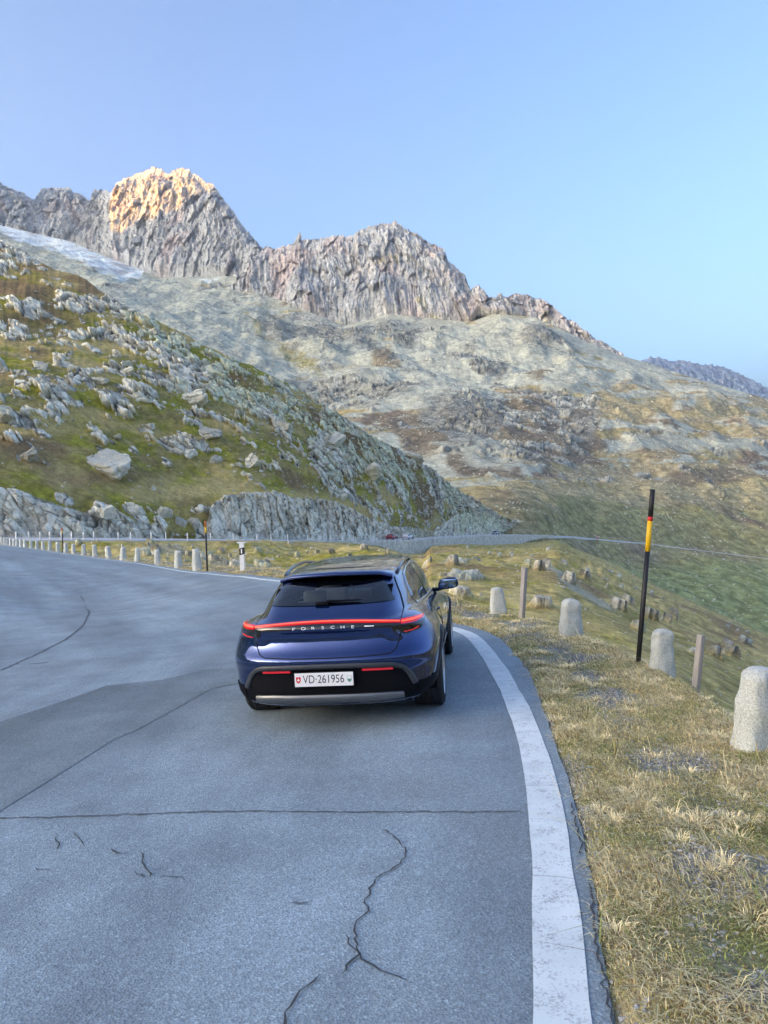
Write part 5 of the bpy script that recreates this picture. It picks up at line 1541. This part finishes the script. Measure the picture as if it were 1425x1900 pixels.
P_white = pmat('white_paint', (.72, .73, .75), .3, nscale=10, namt=.04, coat=.6); P_red = pmat('red_paint', (.30, .05, .06), .3, nscale=10, namt=.1, coat=.6); P_grey = pmat('grey_paint', (.22, .24, .27), .3, nscale=10, namt=.1, coat=.6)
for u, off, paint, lab, fl in ((759, 4.6, P_red, 'tiny red car on the far road, left of the white one above the roof rail', 0), (770, 2.0, P_white, 'tiny white car on the far road, right of the red one above the roof rail', 0),
                               (936, 3.5, P_grey, 'tiny grey car on the far road where it leaves the cut rock face', 1), (1093, 3.5, P_white, 'tiny white car on the far road left of the red and white barrier', 1),
                               (1140, 3.5, P_white, 'tiny white car alone on the far road, right of the barrier', 1)):
    q = frp(np.array([u, u + 2.0]), off); dv = q[1] - q[0]
    small_car(q[0] + [0, 0, .05], math.atan2(dv[1], dv[0]) - math.pi / 2 + math.pi * fl, paint, lab)
# red and white barrier
q = frp(np.array([1108.0]), -.3)[0]
bt = empty('road_barrier', label='tiny red and white barrier at the edge of the far road', cat='barrier'); bt.location = q
for s2 in (-1, 1):
    v, f = boxm((0, 0, 1.0), (.30, .12, 2.2), .02, 1); c_, s_ = math.cos(.42 * s2), math.sin(.42 * s2)
    mk('support', np.c_[v[:, 0] * c_ + v[:, 2] * s_ - s2 * .45, v[:, 1], v[:, 2] * c_ - v[:, 0] * s_], f, M_pred, bt, smooth=False)
mk('barrier_board', *boxm((0, -.1, 1.15), (2.2, .1, .32), .02, 1), M_white, bt, smooth=False)

# ================================================================== boulders
def rock_mesh(seed, sub, planes=15, nz=.05):
    r_ = np.random.default_rng(seed); bm = bmesh.new(); bmesh.ops.create_icosphere(bm, subdivisions=sub, radius=1)
    bm.verts.index_update(); d = np.array([v.co[:] for v in bm.verts]); d /= np.linalg.norm(d, axis=1)[:, None]
    F = np.array([[v.index for v in f.verts] for f in bm.faces]); bm.free()
    n = r_.normal(size=(planes, 3)); n /= np.linalg.norm(n, axis=1)[:, None]; h = r_.uniform(.55, .95, planes)
    dn = d @ n.T; R_ = np.where(dn > .05, h / np.maximum(dn, .05), 9).min(1); R_ = np.minimum(R_, 1.25)
    V = d * R_[:, None]
    if sub > 2:
        b_, e_, c_ = facets(d * 1.7 + seed * 3.3, .8)
        V = V * (1 + nz * fbm(d * 2 + seed, .7, 4) + .16 * (b_ - .5) - .10 * (1 - sstep(0, .09, e_)))[:, None]
    return V, F


x = NT('boulder_rock'); co = x.n('TexCoord').outputs['Object']; oi = x.n('ObjectInfo').outputs['Random']
n1_ = x.noise(co, 1.6, 6, .7); n2_ = x.noise(co, 7, 4, .7)
c = x.mix(x.ramp(n1_, (.3, 0), (.7, 1)), (.40, .39, .33), (.80, .77, .64)); c = x.mix(x.ramp(n2_, (.42, 0), (.7, .6)), c, (.60, .61, .45)); c = x.mix(x.ramp(n2_, (.30, .7), (.42, 0)), c, (.12, .12, .12))
c = x.mix(1.0, c, x.ramp(oi, (0, .72), (1, 1.12)), 'MULTIPLY')
x.l(c, x.b.inputs['Base Color']); x.b.inputs['Roughness'].default_value = .95; x.bump(n2_, .8, .06)
M_rock = x.m
protos = []
for k in range(9):
    V, F = rock_mesh(100 + k, 5, 12, .12); o = mk('tmp', V, F, M_rock); me = o.data; bpy.data.objects.remove(o)
    try: me.set_sharp_from_angle(angle=rad(35))
    except Exception: pass
    me.name = 'boulder'; protos.append(me)


def surf(H, u, v):
    """point of a built slope at photo pixel (u, v)"""
    uu, vv, _ = proj(H['P'][::2, ::2].reshape(-1, 3)); k = ((uu - u) ** 2 + (vv - v) ** 2).argmin()
    return H['P'][::2, ::2].reshape(-1, 3)[k]


def boulder(p, wpx, hpx, rz, **kw):
    D_ = proj(p)[2]; w = wpx / FPX * D_ / 2; h = hpx / FPX * D_ / 2
    return put('boulder', protos[int(rng.integers(9))], (p[0], p[1] + w * .25, p[2] - h * .12), rz=rng.uniform(0, 6.28), tilt=(rng.uniform(-.3, .3), rz), sc=(w, w * rng.uniform(.7, 1.0), h * 1.15), **kw)


BIG = [(185, 862, 105, 52, .45, 'long pale slab sloping out of turf above the left rock face'), (52, 846, 48, 30, .4, 'grey slab low on the slope near the left edge, left of the long slab'), (255, 738, 42, 34, .3, 'dark grey block in the bright green turf, upper middle of the slope'),
       (465, 860, 62, 44, .1, 'broad rounded pale boulder on the grassy shelf above the tall rock cut'), (4, 690, 34, 62, .1, 'tall pale boulder cut by the left picture edge, highest there'), (6, 770, 30, 36, 0, 'pale boulder cut by the left picture edge, below the taller one'),
       (380, 803, 70, 36, .3, 'wide cracked grey outcrop block in mid slope left of the broad rounded boulder'), (350, 742, 60, 46, .3, 'dark cracked block below the pale boulder field ridge'), (233, 676, 36, 26, .1, 'pale rounded boulder under the ridge, touching bright turf'),
       (180, 705, 46, 22, .2, 'flat grey boulder pair on the bright green shelf'), (70, 680, 56, 36, .2, 'grey jointed boulder in the upper left turf'), (35, 735, 24, 14, .1, 'small flat grey stone low in the upper left turf'), (278, 792, 30, 22, .2, 'small grey rock on the brown shelf left of the cracked outcrop'),
       (215, 812, 34, 16, .1, 'low grey rock in brown grass above the long slab'), (350, 845, 36, 38, .2, 'pale blocky rock standing in mid slope turf'), (398, 858, 36, 30, .2, 'dark grey rock beside the broad rounded boulder'), (255, 948, 46, 34, .6, 'pale sloping slab in green turf just above the far road'),
       (300, 955, 40, 40, .4, 'rough pale rock in the gully left of the tall rock cut'), (333, 970, 34, 34, .5, 'pale rock slab leaning in the gully beside the tall rock cut'), (358, 972, 24, 36, .1, 'upright pale block at the foot of the tall rock cut'), (195, 948, 52, 40, .2, 'rough pale outcrop at the right end of the left rock cut'),
       (590, 700, 44, 28, .6, 'large grey block high on the boulder ridge'), (620, 820, 50, 30, .5, 'pale split slab on the right part of the slope'), (680, 880, 70, 34, .45, 'wide white slab in the lower right of the slope'), (520, 790, 50, 36, .5, 'dark jointed block in the middle of the boulder field'), (770, 850, 52, 26, .5, 'dark rounded block on the skyline ridge near its right end')]
for u, v, w, h, rz, lab in BIG:
    boulder(surf(HILL, u, v), w * .86, h * .74, rz, label=lab, cat='boulder', group='large boulders on the hillside')
n_b = 0
ridge_v = lambda u: curve(RIDGE, u)
while n_b < 170:
    u = rng.uniform(-10, 980); v = rng.uniform(float(ridge_v(u)) + 6, float(curve(CLIFF, u)) - 8) if float(curve(CLIFF, u)) - 8 > float(ridge_v(u)) + 6 else -1
    if v < 0: continue
    dens = .25 + .9 * math.exp(-((v - float(ridge_v(u)) - 60) / 80) ** 2) * (u > 120) + .5 * (u > 420) + .5 * math.exp(-((u - 60) / 150) ** 2 - ((v - 640) / 70) ** 2)
    if rng.random() > dens: continue
    w = 6 + 13 * rng.random() ** 2.4
    boulder(surf(HILL, u, v), w * 1.2, w * .8, rng.uniform(-.1, .6), label='one of the many small grey lichen-flecked boulders scattered over the grassy hillside', cat='boulder', group='small boulders scattered over the hillside'); n_b += 1
for k in range(32):
    if k < 24: u, v = rng.uniform(280, 560), rng.uniform(1014, 1072)
    else: u = rng.uniform(820, 1425); v = rng.uniform(max(1005, float(curve(VT, u)) + 10), min(1260, float(curve(VT, u)) + 150))
    w = 4 + 8 * rng.random() ** 2
    boulder(surf(BANK, u, v), w * 1.2, w * .8, rng.uniform(-.2, .4), label='one of the small grey stones lying on the grassy bank below the far road', cat='boulder', group='small stones on the bank below the far road')


def scatter(name, pts, sizes, seed, sub=1, mat=M_rock, flat=.75, **kw):
    VV = []; FF = []; o = 0
    base_ = [rock_mesh(seed + k, sub, 12) for k in range(8)]; r_ = np.random.default_rng(seed)
    for p, s_ in zip(pts, sizes):
        V, F = base_[int(r_.integers(8))]; a = r_.uniform(0, 6.28); c_, n_ = math.cos(a), math.sin(a)
        V = np.c_[V[:, 0] * c_ - V[:, 1] * n_, V[:, 0] * n_ + V[:, 1] * c_, V[:, 2] * flat] * s_ * np.array([r_.uniform(.8, 1.3), r_.uniform(.8, 1.2), r_.uniform(.7, 1.2)])
        VV.append(V + p + [0, 0, s_ * .2]); FF.append(F + o); o += len(V)
    return mk(name, np.concatenate(VV), np.concatenate(FF), mat, smooth=False, kind='stuff', **kw)


# loose blocks too many to count: ridge boulder field, bank scree, meadow stones
def pick(H, n, wfun):
    Pp, Uu, Vv = H['P'], H['U'], H['V']; ii = rng.integers(0, Pp.shape[0] - 2, n * 8); jj = rng.integers(0, Pp.shape[1], n * 8)
    ok = (rng.random(n * 8) < wfun(Uu[ii, jj], Vv[ii, jj])) & (Uu[ii, jj] > -120) & (Uu[ii, jj] < 1550)
    return Pp[ii[ok][:n], jj[ok][:n]]


q = pick(HILL, 3600, lambda U, V: .10 + .8 * np.exp(-((V - curve(RIDGE, U) - 45) / 60) ** 2) * sstep(80, 260, U) + .3 * sstep(420, 560, U))
scatter('boulder_field', q, proj(q)[2] / FPX * (1.2 + 3.4 * rng.random(len(q)) ** 3), 300, 2)
q = pick(BANK, 2600, lambda U, V: .12 + .8 * np.exp(-((U - 420) / 110) ** 2 - ((V - 1045) / 25) ** 2) + .25 * (U > 950) + .3 * np.exp(-((U - 1080) / 140) ** 2 - ((V - 1110 - (U - 1080) * .4) / 25) ** 2))
scatter('bank_scree', q, proj(q)[2] / FPX * (.9 + 2.6 * rng.random(len(q)) ** 3), 340, 2)
q = pick(MID, 11000, lambda U, V: np.where((U > 900) & (V > 1005), .4, np.where(V > 640, .5, .3)))
scatter('meadow_stones', q, proj(q)[2] / FPX * (.55 + 2.4 * rng.random(len(q)) ** 4), 380, 1)
# stream in the valley
su = np.array([(1000, 1000), (1060, 1018), (1110, 1035), (1160, 1058), (1200, 1080), (1240, 1098), (1290, 1122), (1340, 1144), (1425, 1182), (1560, 1240)], float)

# ================================================================== grass and gravel on the verge
Pv, Ov = VERGE, VO
uV, vV, dV = proj(Pv)
nr_, nc_ = Pv.shape[:2]
area = np.linalg.norm(np.cross(Pv[1:, :-1] - Pv[:-1, :-1], Pv[:-1, 1:] - Pv[:-1, :-1]), axis=-1)
inv = (dV > 1.2) & (dV < 60) & (uV > -80) & (uV < 1700) & (vV < 2300) & (vV > 900)
wgt = area * inv[:-1, :-1] * np.minimum(1, (5.0 / np.maximum(dV[:-1, :-1], .5)) ** 1.5) * (1 - .8 * gm[:-1, :-1]) * (beyond[:-1, :-1] < 2.5)
wgt = wgt.ravel() / wgt.sum()


def at_cells(k, n, tot):
    i, j = np.unravel_index(k, (nr_ - 1, nc_ - 1)); a, b_ = rng.random(n)[:, None], rng.random(n)[:, None]
    return (Pv[i, j] * (1 - a) + Pv[i + 1, j] * a) * (1 - b_) + (Pv[i, j + 1] * (1 - a) + Pv[i + 1, j + 1] * a) * b_


NB = 300000
base_ = at_cells(rng.choice(len(wgt), NB, p=wgt), NB, 0)
NT_ = 300; tc = at_cells(rng.choice(len(wgt), NT_, p=wgt), NT_, 0); tid = np.repeat(np.arange(NT_), 90)
tr_ = np.abs(rng.normal(size=len(tid))) * .05; ta = rng.random(len(tid)) * 2 * math.pi
tb = tc[tid] + np.stack([tr_ * np.cos(ta), tr_ * np.sin(ta), 0 * ta], -1)
allb = np.concatenate([base_, tb]); ist = np.r_[np.zeros(NB, bool), np.ones(len(tid), bool)]
n = len(allb); Dn = proj(allb)[2]
ht = np.where(ist, rng.uniform(.018, .055, n), rng.uniform(.012, .038, n) * (.8 + .8 * sstep(-.2, .4, fbm(allb, .5, 2))))
long_ = rng.random(n) < .004; ht = np.where(long_, rng.uniform(.12, .24, n), ht)
ang = np.where(ist, np.r_[np.zeros(NB), ta] + rng.normal(size=n) * .4, rng.random(n) * 2 * math.pi * .35 + 2.6 + 1.6 * fbm(allb, .6, 2) + rng.normal(size=n) * .9)
ln = np.where(ist, rng.uniform(1.0, 2.4, n), rng.uniform(.6, 2.4, n))
dr = np.stack([np.cos(ang), np.sin(ang), 0 * ang], -1); sdv = np.stack([-np.sin(ang), np.cos(ang), 0 * ang], -1)
wd = np.maximum(rng.uniform(.0012, .0028, n), Dn * .00034)[:, None]
mid_ = allb + dr * (ht * ln * .35)[:, None] + np.array([0, 0, 1.0]) * (ht * .62)[:, None]
tip = allb + dr * (ht * ln)[:, None] + np.array([0, 0, 1.0]) * (ht * (1 - .3 * np.minimum(ln, 1.4)))[:, None]
allb = allb - [0, 0, .01]
Vg = np.stack([allb - sdv * wd, allb + sdv * wd, mid_ + sdv * wd * .8, mid_ - sdv * wd * .8, tip], 1)
q0 = np.arange(n) * 5
Fq = np.stack([np.stack([q0, q0 + 1, q0 + 2], -1), np.stack([q0, q0 + 2, q0 + 3], -1), np.stack([q0 + 3, q0 + 2, q0 + 4], -1)], 1).reshape(-1, 3)
_ub, _vb, _ = proj(allb)
pick_ = .8 * rng.random(n) + 1.0 * fbm(allb, .5, 3) + .12 - .34 * sstep(1180, 1380, _ub) * sstep(1430, 1600, _vb)
cs = np.where(ist[:, None] | (pick_ > .36)[:, None], np.array([.90, .75, .41]), np.where((pick_ > .12)[:, None], np.array([.66, .57, .22]), np.array([.33, .38, .10])))
cs = np.where((rng.random(n) < .07)[:, None], np.array([.26, .14, .07]), cs) * rng.uniform(.7, 1.25, n)[:, None]
cs = np.where(ist[:, None], cs * np.array([1.12, 1.14, 1.2]), cs)
x = NT('grass_blades'); a_ = x.n('Attribute', attribute_name='Col').outputs['Color']; nn_ = x.noise(x.n('TexCoord').outputs['Object'], 9, 2)
x.l(x.mix(1.0, a_, x.ramp(nn_, (.3, .85), (.7, 1.15)), 'MULTIPLY'), x.b.inputs['Base Color']); x.b.inputs['Roughness'].default_value = .7; x.b.inputs['Specular IOR Level'].default_value = .2
mk('dry_grass', Vg.reshape(-1, 3), Fq, x.m, col=np.repeat(cs, 5, 0), kind='stuff')
wg = (area * inv[:-1, :-1] * np.minimum(1, (4.0 / np.maximum(dV[:-1, :-1], .5)) ** 1.6) * (.04 + gm[:-1, :-1])).ravel(); wg /= wg.sum()
gp = at_cells(rng.choice(len(wg), 9000, p=wg), 9000, 0)
M_gravel = pmat('gravel_stone', (.36, .37, .38), .9, nscale=14, namt=.5)
scatter('gravel', gp, np.maximum(.004 + .012 * rng.random(len(gp)) ** 3, proj(gp)[2] * .0007), 420, 1, mat=M_gravel)
